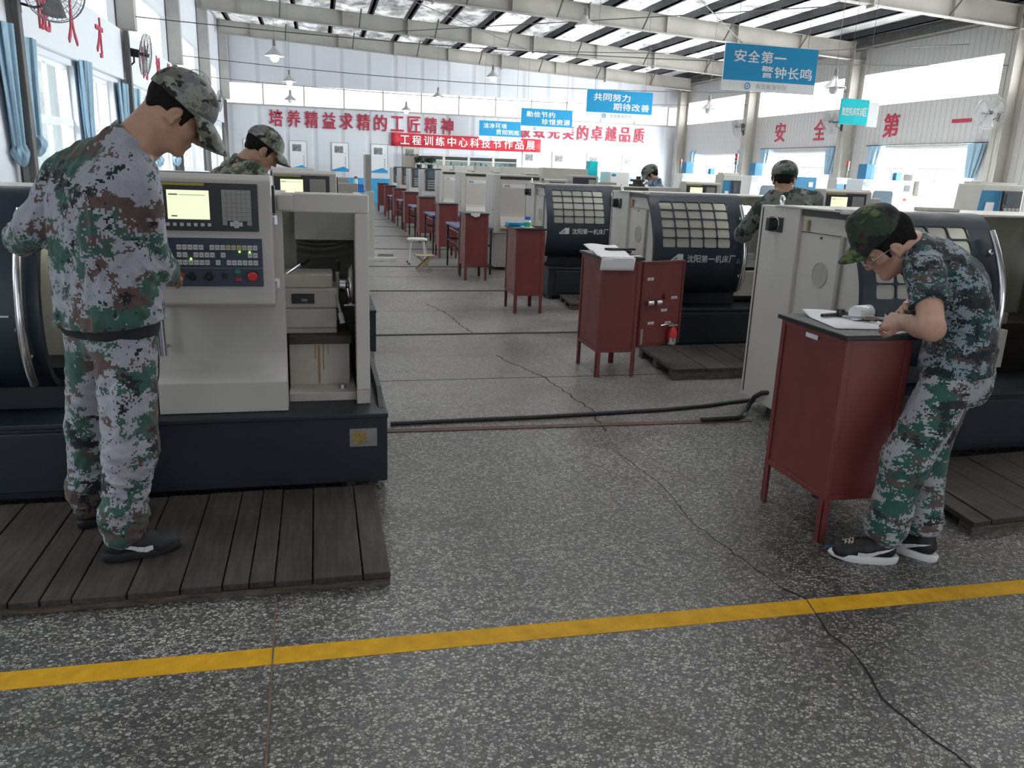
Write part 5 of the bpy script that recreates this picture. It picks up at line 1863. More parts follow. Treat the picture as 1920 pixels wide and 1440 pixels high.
class Field:
    def __init__(s, lo, hi, h):
        s.h = h
        s.lo = np.asarray(lo, float) - 3 * h
        n = np.ceil((np.asarray(hi, float) + 3 * h - s.lo) / h).astype(int) + 1
        s.n = n
        s.ax = [s.lo[i] + h * np.arange(n[i]) for i in range(3)]
        s.F = np.full(n, 0.5, np.float32)

    def sub(s, lo, hi):
        sl = []
        for i in range(3):
            a = int(max(0, math.floor((lo[i] - s.lo[i]) / s.h)))
            b = int(min(s.n[i], math.ceil((hi[i] - s.lo[i]) / s.h) + 1))
            if b <= a:
                return None, None
            sl.append(slice(a, b))
        X, Y, Z = np.meshgrid(s.ax[0][sl[0]], s.ax[1][sl[1]], s.ax[2][sl[2]], indexing='ij', sparse=True)
        return tuple(sl), (X.astype(np.float32), Y.astype(np.float32), Z.astype(np.float32))

    def put(s, sl, d, k, mode):
        A = s.F[sl]
        if mode == 'sub':
            d = -d
            h = np.clip(.5 - .5 * (A - d) / k, 0, 1)
            s.F[sl] = A * (1 - h) + d * h + k * h * (1 - h)
        else:
            h = np.clip(.5 + .5 * (A - d) / k, 0, 1)
            s.F[sl] = A * (1 - h) + d * h - k * h * (1 - h)

    def cap(s, a, b, ra, rb=None, k=.02, mode='add', flat=None):
        """round cone; flat = 'b' cuts it square at b, 'ab' at both ends"""
        rb = ra if rb is None else rb
        a, b = np.asarray(a, float), np.asarray(b, float)
        m = max(ra, rb) + k + 2 * s.h
        sl, P = s.sub(np.minimum(a, b) - m, np.maximum(a, b) + m)
        if sl is None:
            return s
        d = b - a
        L2 = float(d @ d) + 1e-9
        q = [P[i] - a[i] for i in range(3)]
        t = (q[0] * d[0] + q[1] * d[1] + q[2] * d[2]) / L2
        tc = np.clip(t, 0, 1)
        D = np.sqrt((q[0] - tc * d[0]) ** 2 + (q[1] - tc * d[1]) ** 2 + (q[2] - tc * d[2]) ** 2) - (ra + (rb - ra) * tc)
        if flat:
            L = math.sqrt(L2)
            if 'b' in flat:
                D = np.maximum(D, (t - 1) * L)
            if 'a' in flat:
                D = np.maximum(D, -t * L)
        s.put(sl, D, k, mode)
        return s

    def ell(s, c, r, R=None, k=.02, mode='add', cut=None):
        """ellipsoid with radii r along the columns of R; cut = [(point, normal)] keeps the side against the normal"""
        c, r = np.asarray(c, float), np.asarray(r, float)
        R = np.eye(3) if R is None else R
        m = max(r) + k + 2 * s.h
        sl, P = s.sub(c - m, c + m)
        if sl is None:
            return s
        q = [P[i] - c[i] for i in range(3)]
        u = [(q[0] * R[0, j] + q[1] * R[1, j] + q[2] * R[2, j]) / r[j] for j in range(3)]
        k0 = np.sqrt(u[0] ** 2 + u[1] ** 2 + u[2] ** 2)
        k1 = np.sqrt((u[0] / r[0]) ** 2 + (u[1] / r[1]) ** 2 + (u[2] / r[2]) ** 2) + 1e-9
        D = k0 * (k0 - 1) / k1
        D = np.where(k0 < .2, -min(r) * (1 - k0), D)
        for (p, n) in (cut or []):
            n = unit(n)
            D = np.maximum(D, (P[0] - p[0]) * n[0] + (P[1] - p[1]) * n[1] + (P[2] - p[2]) * n[2])
        s.put(sl, D, k, mode)
        return s

    def plane(s, p, n, lo=None, hi=None):
        """remove everything on the side the normal points to (inside the given box)"""
        n = unit(n)
        sl, P = s.sub(s.lo if lo is None else lo, s.ax_hi() if hi is None else hi)
        D = (P[0] - p[0]) * n[0] + (P[1] - p[1]) * n[1] + (P[2] - p[2]) * n[2]
        s.F[sl] = np.maximum(s.F[sl], D)
        return s

    def ax_hi(s):
        return s.lo + s.h * (s.n - 1)

    def folds(s, amp, seed=0, n=7, wl=(.05, .13), tilt=1.0):
        rr = np.random.RandomState(seed)
        X, Y, Z = np.meshgrid(*[a.astype(np.float32) for a in s.ax], indexing='ij', sparse=True)
        near = np.abs(s.F) < .05
        idx = np.nonzero(near)
        x, y, z = s.ax[0][idx[0]], s.ax[1][idx[1]], s.ax[2][idx[2]]
        w = .035 * np.sin(11 * x + 7 * z + seed) + .03 * np.sin(9 * y - 8 * z + 2 * seed)
        acc = np.zeros(len(x))
        for i in range(n):
            d = unit(rr.normal(size=3) * V3(.8, .8, tilt))
            k = 2 * PI / rr.uniform(*wl)
            ph = rr.uniform(0, 6.28)
            v = np.sin(k * ((x + w) * d[0] + (y + w) * d[1] + (z + .6 * w) * d[2]) + ph)
            e = .5 + .5 * np.sin(5 * x + 6 * y + 4 * z + ph * 3)
            acc += e * (1 - 2 * np.abs(v) ** .7)
        s.F[idx] -= (amp * acc / math.sqrt(n)).astype(np.float32)
        return s

    def mesh(s):
        """surface nets"""
        F = s.F
        S_ = F < 0
        nx, ny, nz = F.shape
        cnt = np.zeros((nx - 1, ny - 1, nz - 1), np.uint8)
        for i in (0, 1):
            for j in (0, 1):
                for k in (0, 1):
                    cnt += S_[i:nx - 1 + i, j:ny - 1 + j, k:nz - 1 + k]
        mixed = (cnt > 0) & (cnt < 8)
        ci = np.argwhere(mixed)
        idx = np.full(mixed.shape, -1, np.int32)
        idx[mixed] = np.arange(len(ci))
        acc = np.zeros((len(ci), 3))
        num = np.zeros(len(ci))
        I, J, K = ci.T
        corner = [(i, j, k) for i in (0, 1) for j in (0, 1) for k in (0, 1)]
        val = {c: F[I + c[0], J + c[1], K + c[2]].astype(float) for c in corner}
        for c in corner:
            for a in range(3):
                if c[a] == 0:
                    e = list(c)
                    e[a] = 1
                    f0, f1 = val[c], val[tuple(e)]
                    m = (f0 < 0) != (f1 < 0)
                    t = np.where(m, f0 / np.where(m, f0 - f1, 1), 0)
                    p = np.tile(np.array(c, float), (len(ci), 1))
                    p[:, a] += t
                    acc[m] += p[m]
                    num[m] += 1
        verts = s.lo + s.h * (ci + acc / num[:, None])
        faces = []
        for a in range(3):
            b, c = (a + 1) % 3, (a + 2) % 3
            sh = [slice(None)] * 3
            s0, s1 = list(sh), list(sh)
            s0[a], s1[a] = slice(0, -1), slice(1, None)
            A0, A1 = S_[tuple(s0)], S_[tuple(s1)]
            ch = np.argwhere(A0 != A1)
            ok = (ch[:, b] > 0) & (ch[:, c] > 0) & (ch[:, b] < F.shape[b] - 1) & (ch[:, c] < F.shape[c] - 1)
            ch = ch[ok]
            if not len(ch):
                continue
            ins = A0[tuple(ch.T)]
            q = []
            for (db, dc) in ((-1, -1), (0, -1), (0, 0), (-1, 0)):
                e = ch.copy()
                e[:, b] += db
                e[:, c] += dc
                q.append(idx[tuple(e.T)])
            q = np.stack(q, 1)
            q[~ins] = q[~ins][:, ::-1]
            faces.append(q)
        return verts, np.concatenate(faces)

    def build(s, name, mat, parent, origin, smooth=3, lo_cut=None):
        v, f = s.mesh()
        me = bpy.data.meshes.new(name)
        v = v - np.asarray(origin)
        me.vertices.add(len(v))
        me.vertices.foreach_set('co', v.astype(np.float32).ravel())
        me.loops.add(len(f) * 4)
        me.loops.foreach_set('vertex_index', f.astype(np.int32).ravel())
        me.polygons.add(len(f))
        me.polygons.foreach_set('loop_start', np.arange(0, len(f) * 4, 4, dtype=np.int32))
        me.polygons.foreach_set('use_smooth', np.ones(len(f), bool))
        me.materials.append(MATS[mat])
        me.update()
        me.validate()
        o = bpy.data.objects.new(name, me)
        COL.objects.link(o)
        o.parent = parent
        if smooth:
            m = o.modifiers.new('even', 'SMOOTH')
            m.factor = .5
            m.iterations = smooth
        return o


def frame(fwd, pitch, roll=0.0):
    """head frame: columns forward, left, up for a horizontal facing direction pitched down"""
    f0 = unit(V3(fwd[0], fwd[1], 0))
    up0 = V3(0, 0, 1)
    left = np.cross(up0, f0)
    f = f0 * math.cos(pitch) - up0 * math.sin(pitch)
    u = f0 * math.sin(pitch) + up0 * math.cos(pitch)
    l2 = left * math.cos(roll) + u * math.sin(roll)
    u2 = -left * math.sin(roll) + u * math.cos(roll)
    return np.stack([f, l2, u2], 1)


def head_prims(F, c, R, neck, kn=.025):
    def p(x, y, z):
        return c + R @ V3(x, y, z)
    F.ell(p(-.012, 0, .045), (.096, .075, .086), R, .02)
    F.ell(p(.032, 0, -.022), (.062, .060, .080), R, .02)
    F.ell(p(.030, 0, -.075), (.052, .046, .040), R, .02)
    for s_ in (-1, 1):
        F.cap(p(.0, s_ * .050, -.058), p(.066, s_ * .014, -.098), .017, .018, .02)
        F.cap(p(.062, s_ * .042, -.022), p(.040, s_ * .055, -.018), .018, .018, .015)
    F.cap(p(.074, -.008, -.100), p(.074, .008, -.100), .018, None, .012)
    F.cap(p(.086, 0, .012), p(.108, 0, -.032), .009, .013, .010)
    for s_ in (-1, 1):
        F.cap(p(.098, s_ * .012, -.037), p(.090, s_ * .015, -.036), .008, None, .006)
        F.ell(p(.094, s_ * .032, -.002), (.012, .015, .010), R, .008, 'sub')
        F.cap(p(.080, s_ * .045, .020), p(.088, s_ * .016, .020), .010, None, .012)
        ear = R @ np.array([[.93, 0, .36], [0, 1, 0], [-.36, 0, .93]])
        F.ell(p(-.010, s_ * .078, -.010), (.021, .009, .034), ear, .006)
        F.ell(p(-.004, s_ * .090, -.008), (.010, .008, .019), ear, .004, 'sub')
        F.cap(p(-.002, s_ * .076, -.040), p(-.002, s_ * .078, -.036), .009, None, .006)
    F.cap(p(.088, -.016, -.062), p(.088, .016, -.062), .0085, None, .006)
    F.cap(p(.085, -.014, -.076), p(.085, .014, -.076), .0085, None, .006)
    F.cap(p(-.030, 0, -.035), neck, .056, .062, kn)
    F.cap(p(.02, 0, -.085), neck + R @ V3(.03, 0, 0), .03, .045, kn)


def hand_prims(F, wr, d, n, side, curl=(.5, .6, .5), spread=.10, scale=1.0, thumb=.9, kf=.004):
    """wr wrist, d towards the fingers, n palm normal, side +1 when the thumb leaves to d x n"""
    d = unit(d)
    n = unit(n - d * (n @ d))
    t = unit(np.cross(d, n)) * side
    sc = scale
    kn = [.034, .012, -.011, -.032]
    ln = [.072, .080, .075, .058]
    base = []
    for i, o in enumerate(kn):
        b = wr + (d * (.088 - .006 * abs(i - 1.2)) + t * o) * sc
        F.cap(wr + (d * .008 + t * o * .55) * sc, b, .0150 * sc, .0115 * sc, .014)
        base.append(b)
    tips = []
    for i, o in enumerate(kn):
        p, a = base[i], 0.0
        dd = unit(d + t * spread * o / .03)
        for j, f in enumerate((.46, .30, .24)):
            a += curl[j] * (1 + .12 * i)
            q = p + (dd * math.cos(a) + n * math.sin(a)) * ln[i] * f * sc
            F.cap(p, q, (.0092 - .0008 * j) * sc, (.0086 - .0009 * j) * sc, kf)
            p = q
        tips.append(p)
    p0 = wr + (d * .022 + t * .022 + n * .006) * sc
    p1 = p0 + (d * .036 + t * .026 + n * .016 * thumb) * sc
    p2 = p1 + (d * .030 + t * (.010 - .012 * thumb) + n * .018 * thumb) * sc
    p3 = p2 + (d * .024 + t * (.002 - .014 * thumb) + n * .014 * thumb) * sc
    F.cap(p0, p1, .015 * sc, .0115 * sc, .012)
    F.cap(p1, p2, .0112 * sc, .010 * sc, kf)
    F.cap(p2, p3, .010 * sc, .008 * sc, kf)
    return tips


def spine_pts(J, n=9):
    P = [J['pelvis'], J['waist'], J['chest'], J['neck']]
    out = []
    for i in range(n):
        t = i / (n - 1) * 3
        k = min(int(t), 2)
        u = t - k
        p0, p1, p2, p3 = P[max(0, k - 1)], P[k], P[k + 1], P[min(3, k + 2)]
        out.append(.5 * (2 * p1 + (p2 - p0) * u + (2 * p0 - 5 * p1 + 4 * p2 - p3) * u * u + (3 * p1 - p0 - 3 * p2 + p3) * u ** 3))
    return out


def torso(F, J, inf, lat, prof=None, k=.04, upto=1.0):
    """stack of side-to-side capsules along the spine"""
    sp = spine_pts(J)
    prof = prof or [(.075, .108), (.075, .105), (.062, .100), (.060, .098), (.070, .104), (.085, .108), (.090, .100), (.060, .080), (.02, .062)]
    for i, (p, (w, r)) in enumerate(zip(sp, prof)):
        if i / 8 <= upto:
            F.cap(p - lat * w, p + lat * w, r + inf, None, k)


def shoe(parent, heel, toe_dir, side_sign, org, L=.285, tilt=0.0, white_sole=False, lace=True, mark='shoe_white', swoosh_sides=(1,)):
    """trainer: heel point on the ground, direction of the toe; local x forward, y left"""
    f = unit(V3(toe_dir[0], toe_dir[1], 0))
    l = V3(-f[1], f[0], 0)
    R = np.stack([f, l, V3(0, 0, 1)], 1)

    def p(x, y, z):
        return heel + R @ V3(x, y, z)
    lo = np.minimum.reduce([p(-.05, -.08, -.01), p(.36, .08, .16), p(-.05, .08, 0), p(.36, -.08, 0)])
    hi = np.maximum.reduce([p(-.05, -.08, -.01), p(.36, .08, .16), p(-.05, .08, 0), p(.36, -.08, 0)])
    U = Field(lo, hi, .0045)
    U.cap(p(.05, 0, .058), p(.15, .002, .054), .040, .041, .02)
    U.cap(p(.15, .002, .052), p(L - .045, .004, .036), .042, .034, .02)
    U.cap(p(L - .075, -.012, .034), p(L - .045, .012, .036), .036, .034, .02)
    U.cap(p(.055, 0, .07), p(.06, 0, .108), .040, .040, .02, flat='b')
    U.cap(p(.10, 0, .075), p(.16, 0, .072), .030, .022, .02)
    U.cap(p(.06, 0, .112), p(.06, 0, .13), .030, .034, .006, 'sub')
    U.plane(p(0, 0, .018), V3(0, 0, -1))
    up = U.build('shoe', 'shoe_black', parent, org, 2)
    mb = MB()
    out = []
    for i in range(36):
        a = 2 * PI * i / 36
        x = L / 2 + (L / 2 + .004) * math.copysign(abs(math.cos(a)) ** .75, math.cos(a))
        w = (.037 + .011 * (x / L) ** 1.0) * (1 - .35 * max(0, x / L - .8) / .2)
        y = w * math.copysign(abs(math.sin(a)) ** .75, math.sin(a)) + .004 * math.sin(PI * x / L)
        out.append((x, y))
    n = len(out)
    rings = []
    for z, g in ((0.0, .96), (.006, 1.0), (.022, 1.03), (.030, .99)):
        rings += [p(L / 2 + (x - L / 2) * g, y * g, z + (.010 * max(0, x / L - .75) * 3 if z < .01 else 0) + (.006 * (1 - x / L) if z > .02 else 0)) - org for x, y in out]
    Fc = [[k * n + i, k * n + (i + 1) % n, (k + 1) * n + (i + 1) % n, (k + 1) * n + i] for k in range(3) for i in range(n)]
    Fc += [list(range(n))[::-1], list(range(3 * n, 4 * n))]
    mb.add(rings, Fc)
    mb.build('sole', 'shoe_white' if white_sole else 'shoe_black', up, smooth=50)

    def surf(x, z, sd):
        q = p(x, 0, z)
        for k in range(60):
            y = .075 - .0012 * k
            w = p(x, sd * y, z)
            g = np.round((w - U.lo) / U.h).astype(int)
            if np.all(g >= 0) and np.all(g < U.n) and U.F[tuple(g)] < .002:
                return p(x, sd * (y + .0035), z) - org
        return p(x, sd * .042, z) - org
    # curved tick mark on the side
    for sd in swoosh_sides:
        mb = MB()
        N = 14
        top, bot = [], []
        for i in range(N + 1):
            t = i / N
            x = .170 - .15 * t
            zt = .050 + .034 * t - .016 * math.sin(PI * min(1, t * 1.25)) * (1 - t)
            th = .032 * (1 - t) ** .9 * (math.sin(PI * min(1, t * 1.6 + .18)) if t < .2 else 1) + .002
            top.append(surf(x, zt + th * .1, sd))
            bot.append(surf(x, zt - th * .8, sd))
        mb.add(top + bot, [[i, i + 1, N + 2 + i, N + 1 + i] for i in range(N)])
        mb.build('side_mark', mark, up)
    if lace:
        mb = MB()
        for k in range(5):
            x = .148 + .015 * k
            z = .098 - .0052 * k
            mb.tube([p(x, -.022, z - .006) - org, p(x + .006, 0, z + .002) - org, p(x + .012, .022, z - .006) - org], .003, 6)
            mb.tube([p(x, .022, z - .006) - org, p(x + .006, 0, z + .003) - org, p(x + .012, -.022, z - .006) - org], .003, 6)
        mb.build('laces', 'shoe_lace', up)
    return up


def cap_and_hair(parent, c, R, org, cap_mat, crown=(.114, .093, .098), zc=.052, brim_len=.085, brim_drop=.18, h=.005, hair=True, tall=0.0, zb=.030, tilt=-.10, cx=-.006):
    def p(x, y, z):
        return c + R @ V3(x, y, z)
    lo, hi = c - .22, c + .22
    if hair:
        H = Field(lo, hi, h)
        H.ell(p(-.014, 0, .040), (.106, .084, .094), R, .01, cut=[(p(.0, 0, -.012), R @ V3(.62, 0, -.78))])
        for s_ in (-1, 1):
            H.cap(p(.030, s_ * .068, .03), p(.026, s_ * .066, -.022), .012, .008, .01)
        H.cap(p(-.075, -.03, -.02), p(-.075, .03, -.02), .024, None, .02)
        H.build('hair', 'hair_black', parent, org, 1)
    C = Field(lo, hi, h)
    C.ell(p(cx, 0, zc), crown, R, .01, cut=[(p(0, 0, zb), R @ V3(tilt, 0, -1))])
    if tall:
        C.cap(p(.045, 0, .06), p(.045, 0, .075 + tall), .062, .055, .03)
        C.cap(p(-.04, 0, .06), p(-.04, 0, .07 + tall * .7), .062, .055, .03)
        C.cap(p(.0, -.03, .06), p(.0, -.03, .075 + tall), .055, .050, .03)
        C.cap(p(.0, .03, .06), p(.0, .03, .075 + tall), .055, .050, .03)
        C.plane(p(0, 0, zb), R @ V3(tilt, 0, -1))
    C.folds(.0012, 5, 4, (.03, .07))
    co = C.build('cap', cap_mat, parent, org, 2)
    mb = MB()

    def br(u, v):
        a = (u - .5) * 2.5
        r0 = V3(crown[0] * .96 * math.cos(a), crown[1] * .98 * math.sin(a), 0)
        k = math.cos(a * .62) ** .8
        x = r0[0] + cx + (brim_len * v) * k
        y = r0[1] * (1 - .10 * v)
        z = zb + .006 - tilt * .9 * r0[0] - .006 * abs(math.sin(a)) - brim_drop * brim_len * v * 2 * (.6 + .4 * v) - .5 * y * y / .09 * v * .3
        return p(x, y, z) - org
    mb.sheet(br, 24, 8)
    mb.build('brim', cap_mat, co, smooth=70, solid=.006)
    mb = MB()
    mb.turn([(.0, .010), (.008, .008), (.009, 0)], (0, 0, 0), 'Z', 10)
    return co


def eyes(parent, c, R, org):
    for s_ in (-1, 1):
        mb = MB()
        q = c + R @ V3(.0765, s_ * .031, -.004) - org
        mb.turn([(.0, -.010), (.0055, -.0085), (.009, -.0035), (.010, 0), (.009, .0035), (.0055, .0085), (0, .010)], (0, 0, 0), 'Z', 12)
        e = mb.build('eye', 'eye_white', parent, smooth=80)
        e.location = Vector(q)
        m2 = MB()
        d = R @ V3(.93, 0, -.36)
        m2.cyl(Vector(d * .008), Vector(d * .0106), .0055, .0045, 12)
        m2.build('iris', 'eye_dark', e)
# ------------------------------------------------------------------ the five workers
def body_field(J, lat, h, lo, hi, legs=True):
    F = Field(lo, hi, h)
    torso(F, J, -.012, lat)
    F.cap(J['neck'] - lat * .02, J['shL'], .055, .050, .03).cap(J['neck'] + lat * .02, J['shR'], .055, .050, .03)
    for s_ in 'LR':
        F.cap(J['sh' + s_], J['el' + s_], .048, .040, .02)
        F.cap(J['el' + s_], J['wr' + s_], .041, .026, .015)
        if legs:
            F.cap(J['hip' + s_], J['kn' + s_], .085, .058, .03)
            F.cap(J['kn' + s_], J['an' + s_], .056, .040, .02)
    return F


def bounds(J, pad=.24):
    A = np.array([v for v in J.values() if isinstance(v, np.ndarray)])
    return A.min(0) - pad, A.max(0) + pad


def sleeve_arm(F, J, s_, inf, k=.02, end=.93, cut=True, upper_only=None):
    sh, el, wr = J['sh' + s_], J['el' + s_], J['wr' + s_]
    if upper_only:
        e = sh + (el - sh) * upper_only
        F.cap(sh, e, .056 + inf, .054 + inf, k, flat='b')
        return
    F.cap(sh, el, .054 + inf, .050 + inf, k)
    F.cap(el, el + (wr - el) * end, .049 + inf, .036 + inf, k, flat='b')


def trousers_field(J, lat, h, rad, inf=.018, waist_z=None, seed=1, stack=True, fold_amp=.0035):
    P = [J[k] for k in ('hipL', 'hipR', 'knL', 'knR', 'anL', 'anR', 'pelvis')]
    lo, hi = np.min(P, 0) - .22, np.max(P, 0) + .25
    F = Field(lo, hi, h)
    pe = J['pelvis']
    up = unit(J['waist'] - pe)
    for t, w, r in ((-.02, .075, .098), (.05, .075, .100), (.12, .070, .098)):
        F.cap(pe + up * t - lat * w, pe + up * t + lat * w, r + inf, None, .04)
    if 'seat' in J:
        for s_ in (-1, 1):
            F.cap(J['seat'] + lat * .05 * s_, J['seat'] + lat * .055 * s_ + V3(0, 0, .05), .075 + inf, None, .05)
    for s_ in 'LR':
        hp, kn, an = J['hip' + s_], J['kn' + s_], J['an' + s_]
        F.cap(hp, kn, rad[0], rad[1], .025)
        F.cap(kn, an + (kn - an) * .18, rad[1], rad[2], .03)
        F.cap(an + (kn - an) * .18, an, rad[2], rad[3], .02, flat='b')
        if stack:
            d = an - kn
            for q, (t, o) in enumerate(((.62, .004), (.74, .007), (.85, .008), (.94, .006))):
                c = kn + d * t
                side = unit(np.cross(d, V3(math.cos(q * 2.1), math.sin(q * 2.1), 0)))
                F.cap(c - side * .02, c + side * .02, rad[2] * (1 - .25 * max(0, t - .75) * 4) - .008 + o, None, .015)
    F.folds(fold_amp, seed, 8, (.06, .15), 1.3)
    if waist_z is not None:
        F.plane(V3(pe[0], pe[1], waist_z), V3(0, 0, 1))
    return F


# ---- worker in front on the left: jacket of gray-green square camouflage, hand on the console
def worker_left():
    d = unit(V3(.72, .69, 0))
    lat = V3(d[1], -d[0], 0)
    J = dict(pelvis=V3(-.757, 3.16, .93), waist=V3(-.745, 3.13, 1.16), chest=V3(-.735, 3.12, 1.40), neck=V3(-.635, 3.11, 1.575),
             shR=V3(-.590, 2.985, 1.475), elR=V3(-.590, 3.10, 1.175), wrR=V3(-.590, 3.40, 1.115), shL=V3(-.885, 3.27, 1.475), elL=V3(-.965, 3.20, 1.30), wrL=V3(-1.13, 3.47, 1.205),
             hipR=V3(-.695, 3.09, .89), knR=V3(-.70, 3.05, .50), anR=V3(-.765, 3.06, .135), hipL=V3(-.82, 3.23, .89), knL=V3(-.905, 3.36, .49), anL=V3(-.96, 3.39, .135))
    J['head'] = V3(-.472, 3.125, 1.692)
    org = V3(-.85, 3.2, .057)
    R = frame((.97, .24), math.radians(37))
    r = thing('person', 'person in gray green square camouflage jacket reaching for the lathe console, seen from behind', 'person', org)
    lo, hi = bounds(J)
    hi[2] = 1.93
    lo[2] = .05
    B = body_field(J, lat, .0048, lo, hi)
    head_prims(B, J['head'], R, J['neck'] + V3(.02, 0, 0))
    B.cap(J['neck'], J['head'] + R @ V3(-.045, 0, -.03), .060, .056, .03)
    hand_prims(B, J['wrR'], V3(-.04, .95, -.22), V3(-.2, -.2, -.95), -1, (.25, .55, .5), .12)
    hand_prims(B, J['wrL'], V3(-.35, .9, .0), V3(.85, .3, 0), 1, (.7, .9, .7), .08)
    B.build('body', 'skin_tan', r, org, 2)
    eyes(r, J['head'], R, org)
    # jacket
    lo, hi = bounds(J, .2)
    lo[2] = .82
    K = Field(lo, hi, .0055)
    prof = [(.085, .128), (.085, .130), (.082, .126), (.085, .124), (.090, .122), (.098, .118), (.095, .105), (.062, .080), (.02, .066)]
    torso(K, J, .012, lat, prof, .045, .86)
    K.cap(J['neck'] - lat * .01 - d * .02, J['shL'], .072, .076, .035).cap(J['neck'] + lat * .01 - d * .02, J['shR'], .072, .076, .035)
    for s_ in 'LR':
        sleeve_arm(K, J, s_, .022, .012, .90)
        el = J['el' + s_]
        K.cap(el - V3(.01, 0, 0), el + V3(.01, 0, -.01), .073, None, .03)
    # neck opening, and a stand collar of its own
    n = J['neck']
    ax = unit(J['head'] + R @ V3(-.05, 0, -.04) - n)
    K.cap(n + ax * .022, n + ax * .10, .060, .070, .006, 'sub')
    Q = Field(n - .16, n + .18, .005)
    Q.cap(n - ax * .015, n + ax * .052, .088, .080, .004, flat='ab')
    Q.cap(n - ax * .08, n + ax * .12, .074, .072, .003, 'sub')
    Q.plane(n + d * .055, d * .8 + ax * .6)
    for p_, q_, a_ in ((J['elR'], J['wrR'], .078), (J['elL'], J['wrL'], .078)):
        dd = q_ - p_
        for t in (.30, .48, .64, .78):
            c = p_ + dd * t
            K.cap(c - lat * .02, c + lat * .02, .056 + .010 * (1 - t), None, .02)
    K.folds(.0085, 11, 10, (.09, .26), .55)
    K.plane(V3(-.75, 3.15, .955), V3(.12, .02, -1), None, None)
    for s_ in 'LR':
        el, wr = J['el' + s_], J['wr' + s_]
        e = el + (wr - el) * .90
        K.cap(e - unit(wr - el) * .025, e + unit(wr - el) * .03, .047, .052, .004, 'sub')
    jk = K.build('jacket', 'camo_digital', r, org, 3)
    Q.build('collar', 'camo_digital', jk, org * 0 + org, 2)
    # dark shirt band showing under the hem
    U = Field(V3(-1.1, 2.85, .8), V3(-.4, 3.5, 1.05), .007)
    U.cap(J['pelvis'] + V3(0, 0, .035) - lat * .08, J['pelvis'] + V3(0, 0, .035) + lat * .08, .128, None, .02)
    U.plane(V3(0, 0, .995), V3(0, 0, 1)).plane(V3(0, 0, .905), V3(0, 0, -1))
    U.build('undershirt', 'black_cloth', r, org, 1)
    T = trousers_field(J, lat, .0055, (.110, .098, .078, .054), .014, .945, 5, True, .005)
    for s_ in 'R':
        c = (J['hip' + s_] * .42 + J['kn' + s_] * .58) + unit(lat * .7 - d * .6) * .095
        T.cap(c + V3(0, 0, .07), c - V3(0, 0, .07), .035, None, .02)
    T.build('trousers', 'camo_digital', r, org, 3)
    shoe(r, V3(-.825, 3.03, .057), (.955, .296), 1, org, .275, swoosh_sides=(-1,), lace=False)
    shoe(r, V3(-.99, 3.345, .057), (.75, .66), 1, org, .275, swoosh_sides=(-1,), lace=False)
    cap_and_hair(r, J['head'], R, org, 'camo_cap', crown=(.120, .098, .105), zc=.055, brim_len=.098, brim_drop=.30)
    return r


